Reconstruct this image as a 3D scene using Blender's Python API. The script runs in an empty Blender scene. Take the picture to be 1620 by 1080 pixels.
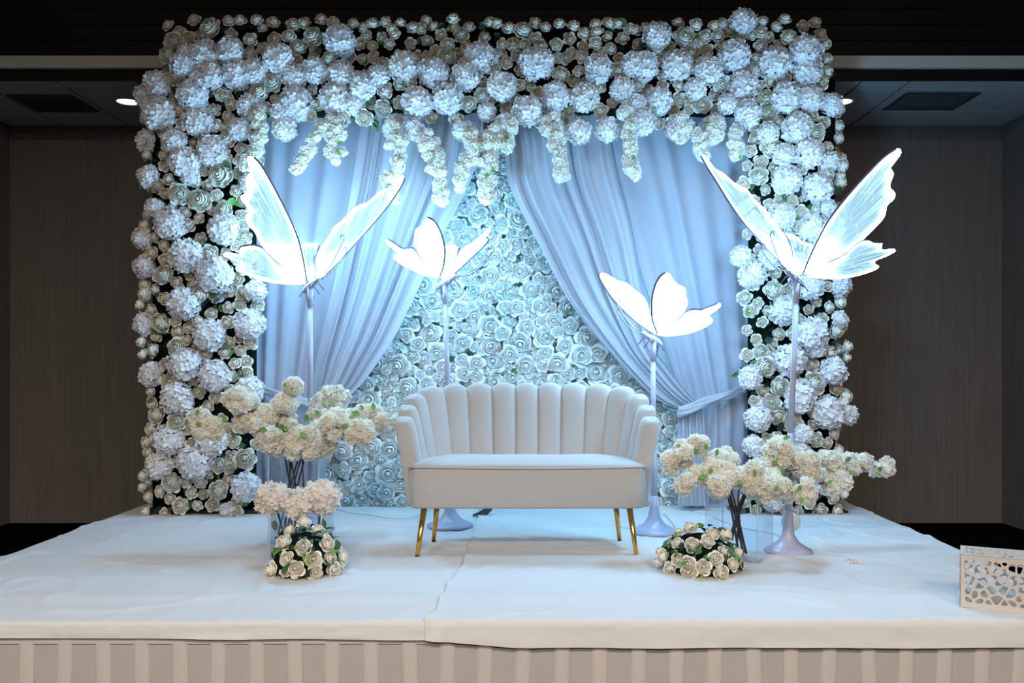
import bpy, bmesh, math, random
from mathutils import Vector, Matrix, noise, Quaternion

# ------------------------------------------------------------------ camera, world, lights
SC = bpy.context.scene
COL = SC.collection
F, CX, CY, CAMZ = 1400.0, 825.0, 580.0, 1.0      # focal length and axis in pixels of a 1620x1080 frame; z = 0 is the stage top
PI = math.pi

cam_data = bpy.data.cameras.new('camera')
cam = bpy.data.objects.new('camera', cam_data)
COL.objects.link(cam)
cam.location = (0, 0, CAMZ)
cam.rotation_euler = (PI / 2, 0, 0)
cam_data.sensor_width = 36.0
cam_data.lens = 36.0 * F / 1620.0
cam_data.shift_x = -(CX - 810) / 1620.0
cam_data.shift_y = (CY - 540) / 1620.0
cam_data.clip_start = 0.05
SC.camera = cam

world = bpy.data.worlds.new('world')
SC.world = world
world.use_nodes = True
world.node_tree.nodes['Background'].inputs[0].default_value = (1.0, 0.93, 0.86, 1)
world.node_tree.nodes['Background'].inputs[1].default_value = 0.05

def hall_lamp(x, y, z, watts, size, color=(1.0, 0.90, 0.80)):
    ld = bpy.data.lights.new('hall_ceiling_lamp', 'AREA')
    ld.shape = 'DISK'
    ld.size = size
    ld.energy = watts
    ld.color = color
    o = bpy.data.objects.new('hall_ceiling_lamp', ld)
    COL.objects.link(o)
    o.location = (x, y, z)

for hx in (-2.6, 0.0, 2.6):                       # ceiling lamps of the hall, over and behind the photographer
    hall_lamp(hx, -0.8, 3.9, 104, 0.7)
    hall_lamp(hx, -3.6, 3.7, 128, 0.7)

GLOW = (0.27, 0.62, 1.0)                          # cool white of the butterfly lamps
WING_POWER = 9.0
HUB_WATTS = 49.0

SC.view_settings.view_transform = 'Standard'
SC.view_settings.look = 'None'
SC.view_settings.gamma = 1.0
SC.view_settings.use_curve_mapping = False
SC.view_settings.exposure = 0.42
SC.cycles.transparent_max_bounces = 32

R = random.Random(7)

# ------------------------------------------------------------------ helpers
def P(px, py, d):
    return Vector(((px - CX) * d / F, d, CAMZ - (py - CY) * d / F))

def tag(o, label=None, cat=None, group=None, kind=None):
    if label: o['label'] = label
    if cat: o['category'] = cat
    if group: o['group'] = group
    if kind: o['kind'] = kind
    return o

def worldloc(o):
    v = Vector((0, 0, 0))
    while o is not None:
        v += o.location
        o = o.parent
    return v

def thing(name, label, cat, loc=(0, 0, 0), group=None):
    o = bpy.data.objects.new(name, None)
    o.empty_display_size = 0.1
    COL.objects.link(o)
    o.location = loc
    return tag(o, label, cat, group)

def inst(name, mesh, parent, loc, quat=None, scale=1.0):
    """mesh object at a world position under an unrotated parent"""
    o = bpy.data.objects.new(name, mesh)
    COL.objects.link(o)
    if parent is not None:
        o.parent = parent
        o.location = Vector(loc) - worldloc(parent)
    else:
        o.location = loc
    if quat is not None:
        o.rotation_mode = 'QUATERNION'
        o.rotation_quaternion = quat
    o.scale = (scale, scale, scale) if not isinstance(scale, (tuple, list, Vector)) else scale
    return o

class MB:
    def __init__(s):
        s.v, s.f = [], []
    def add(s, vs, fs):
        b = len(s.v)
        s.v.extend([tuple(v) for v in vs])
        s.f.extend([tuple(b + i for i in f) for f in fs])
    def box(s, x0, x1, y0, y1, z0, z1):
        s.add([(x0, y0, z0), (x1, y0, z0), (x1, y1, z0), (x0, y1, z0), (x0, y0, z1), (x1, y0, z1), (x1, y1, z1), (x0, y1, z1)],
              [(0, 3, 2, 1), (4, 5, 6, 7), (0, 1, 5, 4), (1, 2, 6, 5), (2, 3, 7, 6), (3, 0, 4, 7)])
    def grid(s, fn, nu, nv, wrap=False):
        vs = [fn(i / (nu if wrap else nu - 1) if nu > 1 else 0, j / (nv - 1)) for j in range(nv) for i in range(nu)]
        fs = []
        for j in range(nv - 1):
            for i in range(nu if wrap else nu - 1):
                a, b = j * nu + i, j * nu + (i + 1) % nu
                fs.append((a, b, b + nu, a + nu))
        s.add(vs, fs)
    def tube(s, pts, rad, n=8, cap=True):
        pts = [Vector(p) for p in pts]
        m = len(pts)
        rr = rad if isinstance(rad, (list, tuple)) else [rad] * m
        vs, up = [], None
        for i, p in enumerate(pts):
            t = (pts[min(i + 1, m - 1)] - pts[max(i - 1, 0)])
            t = t.normalized() if t.length > 1e-9 else Vector((0, 0, 1))
            if up is None:
                up = t.orthogonal().normalized()
            up = up - t * up.dot(t)
            up = up.normalized() if up.length > 1e-6 else t.orthogonal().normalized()
            sd = t.cross(up)
            for k in range(n):
                a = 2 * PI * k / n
                vs.append(p + (up * math.cos(a) + sd * math.sin(a)) * rr[i])
        fs = [(i * n + k, i * n + (k + 1) % n, (i + 1) * n + (k + 1) % n, (i + 1) * n + k) for i in range(m - 1) for k in range(n)]
        if cap:
            fs.append(tuple(reversed(range(n))))
            fs.append(tuple((m - 1) * n + k for k in range(n)))
        s.add(vs, fs)
    def lathe(s, prof, n=32, c=(0, 0, 0)):
        vs = [(c[0] + r * math.cos(2 * PI * k / n), c[1] + r * math.sin(2 * PI * k / n), c[2] + z) for r, z in prof for k in range(n)]
        m = len(prof)
        fs = [(i * n + k, i * n + (k + 1) % n, (i + 1) * n + (k + 1) % n, (i + 1) * n + k) for i in range(m - 1) for k in range(n)]
        fs.append(tuple(reversed(range(n))))
        fs.append(tuple((m - 1) * n + k for k in range(n)))
        s.add(vs, fs)
    def copy_mesh(s, vs, fs, mat):
        s.add([mat @ Vector(v) for v in vs], fs)
    def mesh(s, name, mat, smooth=True, origin=(0, 0, 0)):
        me = bpy.data.meshes.new(name)
        o = Vector(origin)
        me.from_pydata([Vector(v) - o for v in s.v], [], s.f)
        me.materials.append(mat)
        me.polygons.foreach_set('use_smooth', [smooth] * len(me.polygons))
        me.update()
        return me
    def build(s, name, mat, parent=None, origin=None, smooth=True):
        """mesh from world coordinates; origin defaults to the mesh's own bounding-box centre base"""
        if origin is None:
            xs, ys, zs = zip(*s.v)
            origin = ((min(xs) + max(xs)) / 2, (min(ys) + max(ys)) / 2, min(zs))
        return inst(name, s.mesh(name, mat, smooth, origin), parent, origin)

def lerp_path(pts, n):
    """n points evenly spaced by arc length on a smooth curve through pts"""
    pts = [Vector(p) for p in pts]
    dense = []
    for i in range(len(pts) - 1):
        p0, p1, p2, p3 = pts[max(i - 1, 0)], pts[i], pts[i + 1], pts[min(i + 2, len(pts) - 1)]
        for k in range(12):
            t = k / 12
            dense.append(0.5 * ((2 * p1) + (p2 - p0) * t + (2 * p0 - 5 * p1 + 4 * p2 - p3) * t * t + (3 * p1 - p0 - 3 * p2 + p3) * t ** 3))
    dense.append(pts[-1])
    L = [0.0]
    for a, b in zip(dense, dense[1:]):
        L.append(L[-1] + (b - a).length)
    out, j = [], 0
    for i in range(n):
        s = L[-1] * i / (n - 1)
        while j < len(L) - 2 and L[j + 1] < s:
            j += 1
        d = L[j + 1] - L[j]
        out.append(dense[j].lerp(dense[j + 1], (s - L[j]) / d if d > 0 else 0))
    return out

def face_quat(direction, roll=0.0):
    return Vector(direction).normalized().to_track_quat('Z', 'Y') @ Quaternion((0, 0, 1), roll)

# ------------------------------------------------------------------ materials
def new_mat(name):
    m = bpy.data.materials.new(name)
    m.use_nodes = True
    nt = m.node_tree
    return m, nt, nt.nodes['Principled BSDF']

def N(nt, kind, **kw):
    n = nt.nodes.new(kind)
    for k, v in kw.items():
        if k in n.inputs:
            n.inputs[k].default_value = v
        else:
            setattr(n, k, v)
    return n

def plain(name, col, rough=0.6, metal=0.0, spec=0.5, sheen=0.0, noise_amt=0.0, noise_scale=20.0, bump=0.0, bump_scale=60.0, stretch=None):
    m, nt, b = new_mat(name)
    b.inputs['Base Color'].default_value = (*col, 1)
    b.inputs['Roughness'].default_value = rough
    b.inputs['Metallic'].default_value = metal
    b.inputs['Specular IOR Level'].default_value = spec
    b.inputs['Sheen Weight'].default_value = sheen
    tc = N(nt, 'ShaderNodeTexCoord')
    vec = tc.outputs['Object']
    if stretch:
        mp = N(nt, 'ShaderNodeMapping')
        mp.inputs['Scale'].default_value = stretch
        nt.links.new(vec, mp.inputs['Vector'])
        vec = mp.outputs[0]
    if noise_amt:
        nz = N(nt, 'ShaderNodeTexNoise', Scale=noise_scale, Detail=5.0)
        nt.links.new(vec, nz.inputs['Vector'])
        mx = N(nt, 'ShaderNodeMix', data_type='RGBA')
        mx.inputs['A'].default_value = (*[c * (1 - noise_amt) for c in col], 1)
        mx.inputs['B'].default_value = (*[min(1, c * (1 + noise_amt)) for c in col], 1)
        nt.links.new(nz.outputs['Fac'], mx.inputs['Factor'])
        nt.links.new(mx.outputs['Result'], b.inputs['Base Color'])
    if bump:
        nz = N(nt, 'ShaderNodeTexNoise', Scale=bump_scale, Detail=4.0)
        nt.links.new(vec, nz.inputs['Vector'])
        bp = N(nt, 'ShaderNodeBump', Strength=bump, Distance=0.01)
        nt.links.new(nz.outputs['Fac'], bp.inputs['Height'])
        nt.links.new(bp.outputs[0], b.inputs['Normal'])
    return m

def petal_mat(name, col_a, col_b, heart=None, trans=0.25, heart_size=0.5):
    """petals: colour varies per flower; heart = colour of the flower's own middle"""
    m, nt, b = new_mat(name)
    oi = N(nt, 'ShaderNodeObjectInfo')
    mx = N(nt, 'ShaderNodeMix', data_type='RGBA')
    mx.inputs['A'].default_value = (*col_a, 1)
    mx.inputs['B'].default_value = (*col_b, 1)
    nt.links.new(oi.outputs['Random'], mx.inputs['Factor'])
    colour = mx.outputs['Result']
    if heart:
        tc = N(nt, 'ShaderNodeTexCoord')
        ln = N(nt, 'ShaderNodeVectorMath', operation='LENGTH')
        mp = N(nt, 'ShaderNodeMapping')
        mp.inputs['Scale'].default_value = (1, 1, 0)
        nt.links.new(tc.outputs['Object'], mp.inputs['Vector'])
        nt.links.new(mp.outputs[0], ln.inputs[0])
        mr = N(nt, 'ShaderNodeMapRange')
        mr.inputs['From Min'].default_value = 0.05
        mr.inputs['From Max'].default_value = heart_size
        nt.links.new(ln.outputs['Value'], mr.inputs['Value'])
        m2 = N(nt, 'ShaderNodeMix', data_type='RGBA')
        m2.inputs['A'].default_value = (*heart, 1)
        nt.links.new(mr.outputs[0], m2.inputs['Factor'])
        nt.links.new(colour, m2.inputs['B'])
        colour = m2.outputs['Result']
    nt.links.new(colour, b.inputs['Base Color'])
    b.inputs['Roughness'].default_value = 0.75
    b.inputs['Specular IOR Level'].default_value = 0.2
    tr = N(nt, 'ShaderNodeBsdfTranslucent')
    nt.links.new(colour, tr.inputs['Color'])
    ms = N(nt, 'ShaderNodeMixShader', Fac=trans)
    out = nt.nodes['Material Output']
    nt.links.new(b.outputs[0], ms.inputs[1])
    nt.links.new(tr.outputs[0], ms.inputs[2])
    nt.links.new(ms.outputs[0], out.inputs['Surface'])
    return m

def fabric_mat(name, col, trans, weave=0.15):
    m, nt, b = new_mat(name)
    b.inputs['Base Color'].default_value = (*col, 1)
    b.inputs['Roughness'].default_value = 0.8
    b.inputs['Specular IOR Level'].default_value = 0.2
    b.inputs['Sheen Weight'].default_value = 0.2
    tc = N(nt, 'ShaderNodeTexCoord')
    nz = N(nt, 'ShaderNodeTexNoise', Scale=9.0, Detail=4.0)
    nt.links.new(tc.outputs['Object'], nz.inputs['Vector'])
    bp = N(nt, 'ShaderNodeBump', Strength=weave, Distance=0.02)
    nt.links.new(nz.outputs['Fac'], bp.inputs['Height'])
    nt.links.new(bp.outputs[0], b.inputs['Normal'])
    if trans:
        tr = N(nt, 'ShaderNodeBsdfTranslucent')
        tr.inputs['Color'].default_value = (*col, 1)
        ms = N(nt, 'ShaderNodeMixShader', Fac=trans)
        nt.links.new(b.outputs[0], ms.inputs[1])
        nt.links.new(tr.outputs[0], ms.inputs[2])
        nt.links.new(ms.outputs[0], nt.nodes['Material Output'].inputs['Surface'])
    return m

def clear_mat(name, tint=(0.97, 0.985, 1.0), refl=1.0):
    """clear acrylic sheet: see-through with a Fresnel gloss"""
    m, nt, b = new_mat(name)
    tr = N(nt, 'ShaderNodeBsdfTransparent')
    tr.inputs['Color'].default_value = (*tint, 1)
    gl = N(nt, 'ShaderNodeBsdfGlossy', Roughness=0.03)
    lw = N(nt, 'ShaderNodeLayerWeight', Blend=0.5)
    pw = N(nt, 'ShaderNodeMath', operation='POWER')
    pw.inputs[1].default_value = 4.0
    nt.links.new(lw.outputs['Facing'], pw.inputs[0])
    fr = N(nt, 'ShaderNodeMath', operation='MULTIPLY_ADD')
    fr.inputs[1].default_value = 0.5
    fr.inputs[2].default_value = 0.03
    nt.links.new(pw.outputs[0], fr.inputs[0])
    ms = N(nt, 'ShaderNodeMixShader')
    nt.links.new(fr.outputs[0], ms.inputs[0])
    nt.links.new(tr.outputs[0], ms.inputs[1])
    nt.links.new(gl.outputs[0], ms.inputs[2])
    nt.links.new(ms.outputs[0], nt.nodes['Material Output'].inputs['Surface'])
    return m

def glow_mat(name, col, strength):
    m, nt, b = new_mat(name)
    em = N(nt, 'ShaderNodeEmission', Strength=strength)
    em.inputs['Color'].default_value = (*col, 1)
    nt.links.new(em.outputs[0], nt.nodes['Material Output'].inputs['Surface'])
    return m

def wing_mat(name, low, rim, base):
    """edge-lit acrylic film: bright along its rim and at the hub, streaked with fibres between"""
    m, nt, b = new_mat(name)
    L = nt.links.new
    uv = N(nt, 'ShaderNodeUVMap', uv_map='fibre')
    mp = N(nt, 'ShaderNodeMapping')
    mp.inputs['Scale'].default_value = (38.0, 2.2, 1.0)
    L(uv.outputs[0], mp.inputs['Vector'])
    nz = N(nt, 'ShaderNodeTexNoise', Scale=1.0, Detail=3.0)
    L(mp.outputs[0], nz.inputs['Vector'])
    mp2 = N(nt, 'ShaderNodeMapping')
    mp2.inputs['Scale'].default_value = (8.0, 9.0, 1.0)
    mp2.inputs['Rotation'].default_value = (0, 0, 0.7)
    L(uv.outputs[0], mp2.inputs['Vector'])
    nz2 = N(nt, 'ShaderNodeTexVoronoi', feature='DISTANCE_TO_EDGE')
    nz2.inputs['Scale'].default_value = 0.55
    L(mp2.outputs[0], nz2.inputs['Vector'])
    vein = N(nt, 'ShaderNodeMapRange')
    vein.inputs['From Min'].default_value = 0.0
    vein.inputs['From Max'].default_value = 0.05
    vein.inputs['To Min'].default_value = 0.5
    vein.inputs['To Max'].default_value = 0.0
    L(nz2.outputs['Distance'], vein.inputs['Value'])
    at = N(nt, 'ShaderNodeAttribute', attribute_name='edge')
    pw = N(nt, 'ShaderNodeMath', operation='POWER')
    pw.inputs[1].default_value = 14.0
    L(at.outputs['Fac'], pw.inputs[0])
    sep = N(nt, 'ShaderNodeSeparateXYZ')
    L(uv.outputs[0], sep.inputs[0])
    hub = N(nt, 'ShaderNodeMapRange')
    hub.inputs['From Min'].default_value = 0.05
    hub.inputs['From Max'].default_value = 0.42
    hub.inputs['To Min'].default_value = 1.0
    hub.inputs['To Max'].default_value = 0.0
    L(sep.outputs['Y'], hub.inputs['Value'])
    hp = N(nt, 'ShaderNodeMath', operation='POWER')
    hp.inputs[1].default_value = 2.0
    L(hub.outputs[0], hp.inputs[0])
    st = N(nt, 'ShaderNodeMapRange')
    st.inputs['From Min'].default_value = 0.42
    st.inputs['From Max'].default_value = 0.7
    st.inputs['To Min'].default_value = low
    st.inputs['To Max'].default_value = low * 3.0
    L(nz.outputs['Fac'], st.inputs['Value'])
    def madd(a, k, c):
        n = N(nt, 'ShaderNodeMath', operation='MULTIPLY_ADD')
        L(a, n.inputs[0]); n.inputs[1].default_value = k; L(c, n.inputs[2])
        return n.outputs[0]
    tot = madd(pw.outputs[0], rim, st.outputs[0])
    tot = madd(hp.outputs[0], base, tot)
    tot = madd(vein.outputs[0], 0.25, tot)
    em = N(nt, 'ShaderNodeEmission')
    em.inputs['Color'].default_value = (0.45, 0.77, 1.0, 1)
    L(tot, em.inputs['Strength'])
    tr = N(nt, 'ShaderNodeBsdfTransparent')
    tr.inputs['Color'].default_value = (0.66, 0.70, 0.74, 1)
    ad = N(nt, 'ShaderNodeAddShader')
    L(em.outputs[0], ad.inputs[0])
    L(tr.outputs[0], ad.inputs[1])
    L(ad.outputs[0], nt.nodes['Material Output'].inputs['Surface'])
    return m

M = {}
M['hyd'] = petal_mat('hydrangea_petals', (0.88, 0.88, 0.90), (0.90, 0.87, 0.86), None, 0.25)
M['rose'] = petal_mat('cream_rose_petals', (0.92, 0.89, 0.82), (0.91, 0.84, 0.71), (0.88, 0.80, 0.62), 0.06, 0.5)
M['peony'] = petal_mat('ivory_peony_petals', (0.88, 0.86, 0.74), (0.88, 0.87, 0.82), (0.82, 0.80, 0.55), 0.06, 0.4)
M['wallrose'] = petal_mat('mint_white_rose_petals', (0.80, 0.89, 0.87), (0.86, 0.90, 0.89), None, 0.06)
M['wallfill'] = petal_mat('mint_white_floret_petals', (0.66, 0.82, 0.80), (0.66, 0.82, 0.80), None, 0.1)
M['blossom'] = petal_mat('white_blossom_petals', (0.90, 0.90, 0.85), (0.90, 0.87, 0.79), (0.88, 0.82, 0.64), 0.25, 0.4)
M['cream'] = petal_mat('cream_blossom_petals', (0.95, 0.91, 0.80), (0.95, 0.92, 0.86), (0.96, 0.87, 0.66), 0.4, 0.4)
M['peach'] = petal_mat('peach_hydrangea_petals', (0.95, 0.87, 0.79), (0.95, 0.89, 0.83), None, 0.35)
M['posyrose'] = petal_mat('ivory_rose_petals', (0.95, 0.91, 0.81), (0.94, 0.88, 0.75), (0.88, 0.78, 0.60), 0.06, 0.4)
M['leaf'] = plain('leaf_green', (0.045, 0.13, 0.05), 0.55, noise_amt=0.4, noise_scale=9)
M['leaf_light'] = plain('leaf_fresh_green', (0.13, 0.33, 0.06), 0.5, noise_amt=0.3, noise_scale=9)
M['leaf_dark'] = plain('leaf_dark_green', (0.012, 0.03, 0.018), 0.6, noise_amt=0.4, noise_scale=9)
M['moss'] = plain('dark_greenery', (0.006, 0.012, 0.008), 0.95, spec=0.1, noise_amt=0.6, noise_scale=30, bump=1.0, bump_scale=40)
M['stem'] = plain('brown_twig', (0.05, 0.028, 0.024), 0.7, noise_amt=0.4, noise_scale=50, bump=0.5)
M['stem_green'] = plain('green_stem', (0.05, 0.10, 0.04), 0.6, noise_amt=0.3, noise_scale=30)
M['drape'] = fabric_mat('blue_white_drape', (0.47, 0.50, 0.585), 0.3, 0.14)
M['swag'] = fabric_mat('ice_blue_sheer', (0.54, 0.555, 0.615), 0.35, 0.10)
M['cloth'] = plain('white_stage_cloth', (0.69, 0.685, 0.685), 0.75, spec=0.2, sheen=0.1, noise_amt=0.02, noise_scale=3, bump=0.55, bump_scale=4)
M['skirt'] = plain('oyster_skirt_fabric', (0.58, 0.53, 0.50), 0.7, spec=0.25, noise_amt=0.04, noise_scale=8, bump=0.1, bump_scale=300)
M['skirt_shaded'] = plain('shaded_skirt_fabric', (0.46, 0.425, 0.40), 0.8, spec=0.2, noise_amt=0.05, noise_scale=8, bump=0.1, bump_scale=300)  # same skirt fabric, darkened: shade of the recesses between pleats put into the colour
M['velvet'] = plain('ivory_velvet', (0.47, 0.45, 0.435), 0.85, spec=0.15, sheen=0.35, noise_amt=0.03, noise_scale=14, bump=0.08, bump_scale=200)
M['piping'] = plain('ivory_piping', (0.46, 0.43, 0.41), 0.8, spec=0.2)
M['brass'] = plain('polished_brass', (0.78, 0.42, 0.09), 0.22, metal=1.0, noise_amt=0.1)
M['rubber'] = plain('black_rubber', (0.015, 0.015, 0.015), 0.6)
M['pole'] = plain('lilac_white_enamel', (0.44, 0.44, 0.58), 0.3, noise_amt=0.03)
M['wire'] = plain('lilac_grey_wire', (0.10, 0.10, 0.17), 0.35, noise_amt=0.05)
M['wing_big'] = wing_mat('lit_wing_film', 0.26, WING_POWER, WING_POWER * .55)
M['wing_small'] = wing_mat('bright_lit_wing_film', 1.3, WING_POWER, WING_POWER * .55)
M['acrylic'] = clear_mat('clear_acrylic')
M['acrylic_edge'] = plain('acrylic_edge', (0.62, 0.74, 0.86), 0.15)
M['box'] = plain('cream_card_box', (0.60, 0.55, 0.50), 0.6, noise_amt=0.03, noise_scale=30)
M['black'] = plain('black_metal', (0.01, 0.01, 0.012), 0.6)
M['cord'] = plain('grey_cord', (0.42, 0.46, 0.52), 0.5)
M['puck'] = plain('white_plastic', (0.75, 0.75, 0.78), 0.35)
M['carpet'] = plain('black_carpet', (0.006, 0.005, 0.005), 1.0, spec=0.0, noise_amt=0.5, noise_scale=200)
M['wall'] = plain('brown_strie_wallpaper', (0.175, 0.152, 0.132), 0.8, spec=0.15, noise_amt=0.30, noise_scale=1.0, bump=0.25, bump_scale=1.0, stretch=(75, 75, 1.3))
M['tile'] = plain('grey_ceiling_tile', (0.46, 0.45, 0.46), 0.9, spec=0.1, noise_amt=0.1, noise_scale=120, bump=0.2, bump_scale=200)
M['tbar'] = plain('dark_ceiling_grid', (0.06, 0.055, 0.055), 0.6)
M['vent'] = plain('dark_vent_metal', (0.06, 0.055, 0.055), 0.5)
M['trim'] = plain('cream_painted_trim', (0.52, 0.47, 0.40), 0.6, noise_amt=0.04, noise_scale=6)
M['darkwood'] = plain('dark_stained_wood', (0.005, 0.003, 0.0025), 0.3, spec=0.4, noise_amt=0.5, noise_scale=2.0, stretch=(1, 1, 30))
M['lamp'] = glow_mat('downlight_glow', (1.0, 0.96, 0.9), 6.0)
M['silver'] = plain('downlight_ring', (0.6, 0.6, 0.6), 0.3)

# ------------------------------------------------------------------ the room
FZ, CEIL = -0.40, 3.16           # hall floor and lower ceiling, measured from the stage top
YB, XL, XR, YS = 7.94, -4.59, 4.31, 6.68

def struct(mb, name, mat):
    o = mb.build(name, mat, smooth=False)
    return tag(o, kind='structure')

m = MB(); m.box(XL - .1, XR + .1, -4, YB + .1, FZ - .05, FZ); struct(m, 'floor', M['carpet'])
m = MB(); m.box(XL, XR, YB, YB + .1, FZ, 4.6); struct(m, 'wall_back', M['wall'])
m = MB(); m.box(XL - .1, XL, 1.0, YB + .1, FZ, 4.6); struct(m, 'wall_left', M['wall'])
m = MB(); m.box(XR, XR + .1, 1.0, YB + .1, FZ, 4.6); struct(m, 'wall_right', M['wall'])

m = MB(); m.box(XL, XR, YS + .02, YB, CEIL + .012, CEIL + .06)
ceiling = struct(m, 'ceiling', M['tbar'])
xl = [XL] + [-4.13 + .61 * k for k in range(12)] + [2.95, 3.87, XR]
yl = [YS + .02, 6.89, 7.5, YB]
for i in range(len(xl) - 1):
    for j in range(len(yl) - 1):
        g = 0.011
        t = MB(); t.box(xl[i] + g, xl[i + 1] - g, yl[j] + g, yl[j + 1] - g, CEIL + R.uniform(-.001, .002), CEIL + .012)
        t.build('tile', M['tile'], ceiling, smooth=False)

m = MB(); m.box(XL, XR, YS - .01, YS + .02, CEIL, CEIL + .082); struct(m, 'trim_1', M['darkwood'])
m = MB(); m.box(XL, XR, YS - .045, YS + .02, CEIL + .082, CEIL + .172); struct(m, 'trim_2', M['trim'])
m = MB(); m.box(XL, XR, YS - .012, YS + .03, CEIL + .172, 4.6)
upper = struct(m, 'wall_upper', M['darkwood'])
z = CEIL + .172
while z < 4.5:
    for k in range(3):
        x0 = XL + (XR - XL) * k / 3
        t = MB(); t.box(x0 + .003, x0 + (XR - XL) / 3 - .003, YS - .03, YS - .012, z + .004, z + .116)
        t.build('plank', M['darkwood'], upper, smooth=False)
    z += .12

def downlight(x, y, label):
    t = thing('recessed_downlight', label, 'light', (x, y, CEIL - .004), 'downlights in the rear ceiling')
    m = MB(); m.lathe([(.105, CEIL - .001), (.105, CEIL - .006), (.088, CEIL - .010), (.086, CEIL - .002)], 28, (x, y, 0))
    m.build('ring', M['silver'], t)
    m = MB(); m.lathe([(.001, CEIL - .003), (.086, CEIL - .003), (.07, CEIL - .0075), (.001, CEIL - .008)], 28, (x, y, 0))
    m.build('lens', M['lamp'], t)
downlight(-3.20, 7.2, 'round recessed downlight glowing in the ceiling left of the flower arch')
downlight(2.60, 7.2, 'round recessed downlight half hidden behind the flower arch on the right')

def vent(x0, x1, y0, y1, label):
    t = thing('ceiling_vent', label, 'vent', ((x0 + x1) / 2, (y0 + y1) / 2, CEIL - .012), 'air vents in the rear ceiling')
    m = MB()
    w = .03
    for b in ((x0, x1, y0, y0 + w), (x0, x1, y1 - w, y1), (x0, x0 + w, y0 + w, y1 - w), (x1 - w, x1, y0 + w, y1 - w)):
        m.box(*b, CEIL - .012, CEIL - .002)
    m.build('frame', M['tbar'], t, smooth=False)
    n = 9
    for k in range(n):
        yy = y0 + w + (y1 - y0 - 2 * w) * (k + .5) / n
        s = MB(); s.add([(x0 + w, yy - .018, CEIL - .011), (x1 - w, yy - .018, CEIL - .011), (x1 - w, yy + .018, CEIL - .003), (x0 + w, yy + .018, CEIL - .003),
                         (x0 + w, yy - .018, CEIL - .009), (x1 - w, yy - .018, CEIL - .009), (x1 - w, yy + .018, CEIL - .001), (x0 + w, yy + .018, CEIL - .001)],
                        [(0, 3, 2, 1), (4, 5, 6, 7), (0, 1, 5, 4), (1, 2, 6, 5), (2, 3, 7, 6), (3, 0, 4, 7)])
        s.build('slat', M['vent'], t, smooth=False)
vent(-4.09, -3.57, 7.02, 7.48, 'dark slatted air vent in the ceiling at the left')
vent(3.03, 3.62, 6.96, 7.42, 'grey slatted air vent in the ceiling at the right')

# ------------------------------------------------------------------ stage, skirt, cloths
SX0, SX1, SY0, SY1 = -2.73, 2.38, 3.475, 6.62
st = thing('stage_platform', 'low stage platform with oyster pleated skirt along its front', 'stage', (-.17, 5.0, FZ))
m = MB(); m.box(SX0, SX1, SY0 + .03, SY1, FZ, -.012); m.build('deck', M['black'], st, smooth=False)
m = MB()
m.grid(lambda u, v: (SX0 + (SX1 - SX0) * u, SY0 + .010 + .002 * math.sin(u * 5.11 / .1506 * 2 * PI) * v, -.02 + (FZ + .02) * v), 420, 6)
o = m.build('skirt_panel', M['skirt_shaded'], st)
m = MB(); m.box(SX0, SX1, SY0 + .003, SY0 + .008, -.088, -.02); m.build('skirt_band', M['skirt'], st, smooth=False)
PW, PS = .063, .1506
k0 = int((SX0 - (-1.98)) / PS)
x = -1.98 + k0 * PS
while x + PW < SX1:
    ph, lean = R.uniform(0, 6), R.uniform(-.012, .012)
    def pl(u, v, x=x, ph=ph, lean=lean):
        s = math.sin(PI * u)
        return (x + PW * u + lean * v * v + .005 * math.sin(3 * v + ph) * v, SY0 + .003 - .003 * s ** .3 * (.4 + v) - .002 * math.sin(4 * v + ph) * v + .006 * (1 - s ** .3), -.022 + (FZ + .022) * v)
    m = MB(); m.grid(pl, 9, 10)
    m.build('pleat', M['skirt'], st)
    x += PS

def ztop(x, y):
    w = .0035 * noise.noise(Vector((x * 2.2, y * 3.2, 3))) + .002 * noise.noise(Vector((x * 6, y * 5, 9)))
    for cy, a in ((4.6, .008), (3.83, .009), (5.45, .006), (4.2, .004)):
        w += a * max(0, 1 - abs(y - cy + .03 * noise.noise(Vector((x, cy, 0)))) / .10)
    cr = noise.noise(Vector((x * 1.6 + y * 1.1, y * 1.4 - x * .5, 21)))
    w += .009 * max(0, 1 - abs(cr) / .04)
    c2 = noise.noise(Vector((x * 2.9 - y * .8, y * 1.0 + x * 1.2, 41)))
    w += .005 * max(0, 1 - abs(c2) / .05)
    return max(w, -.004)

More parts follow.
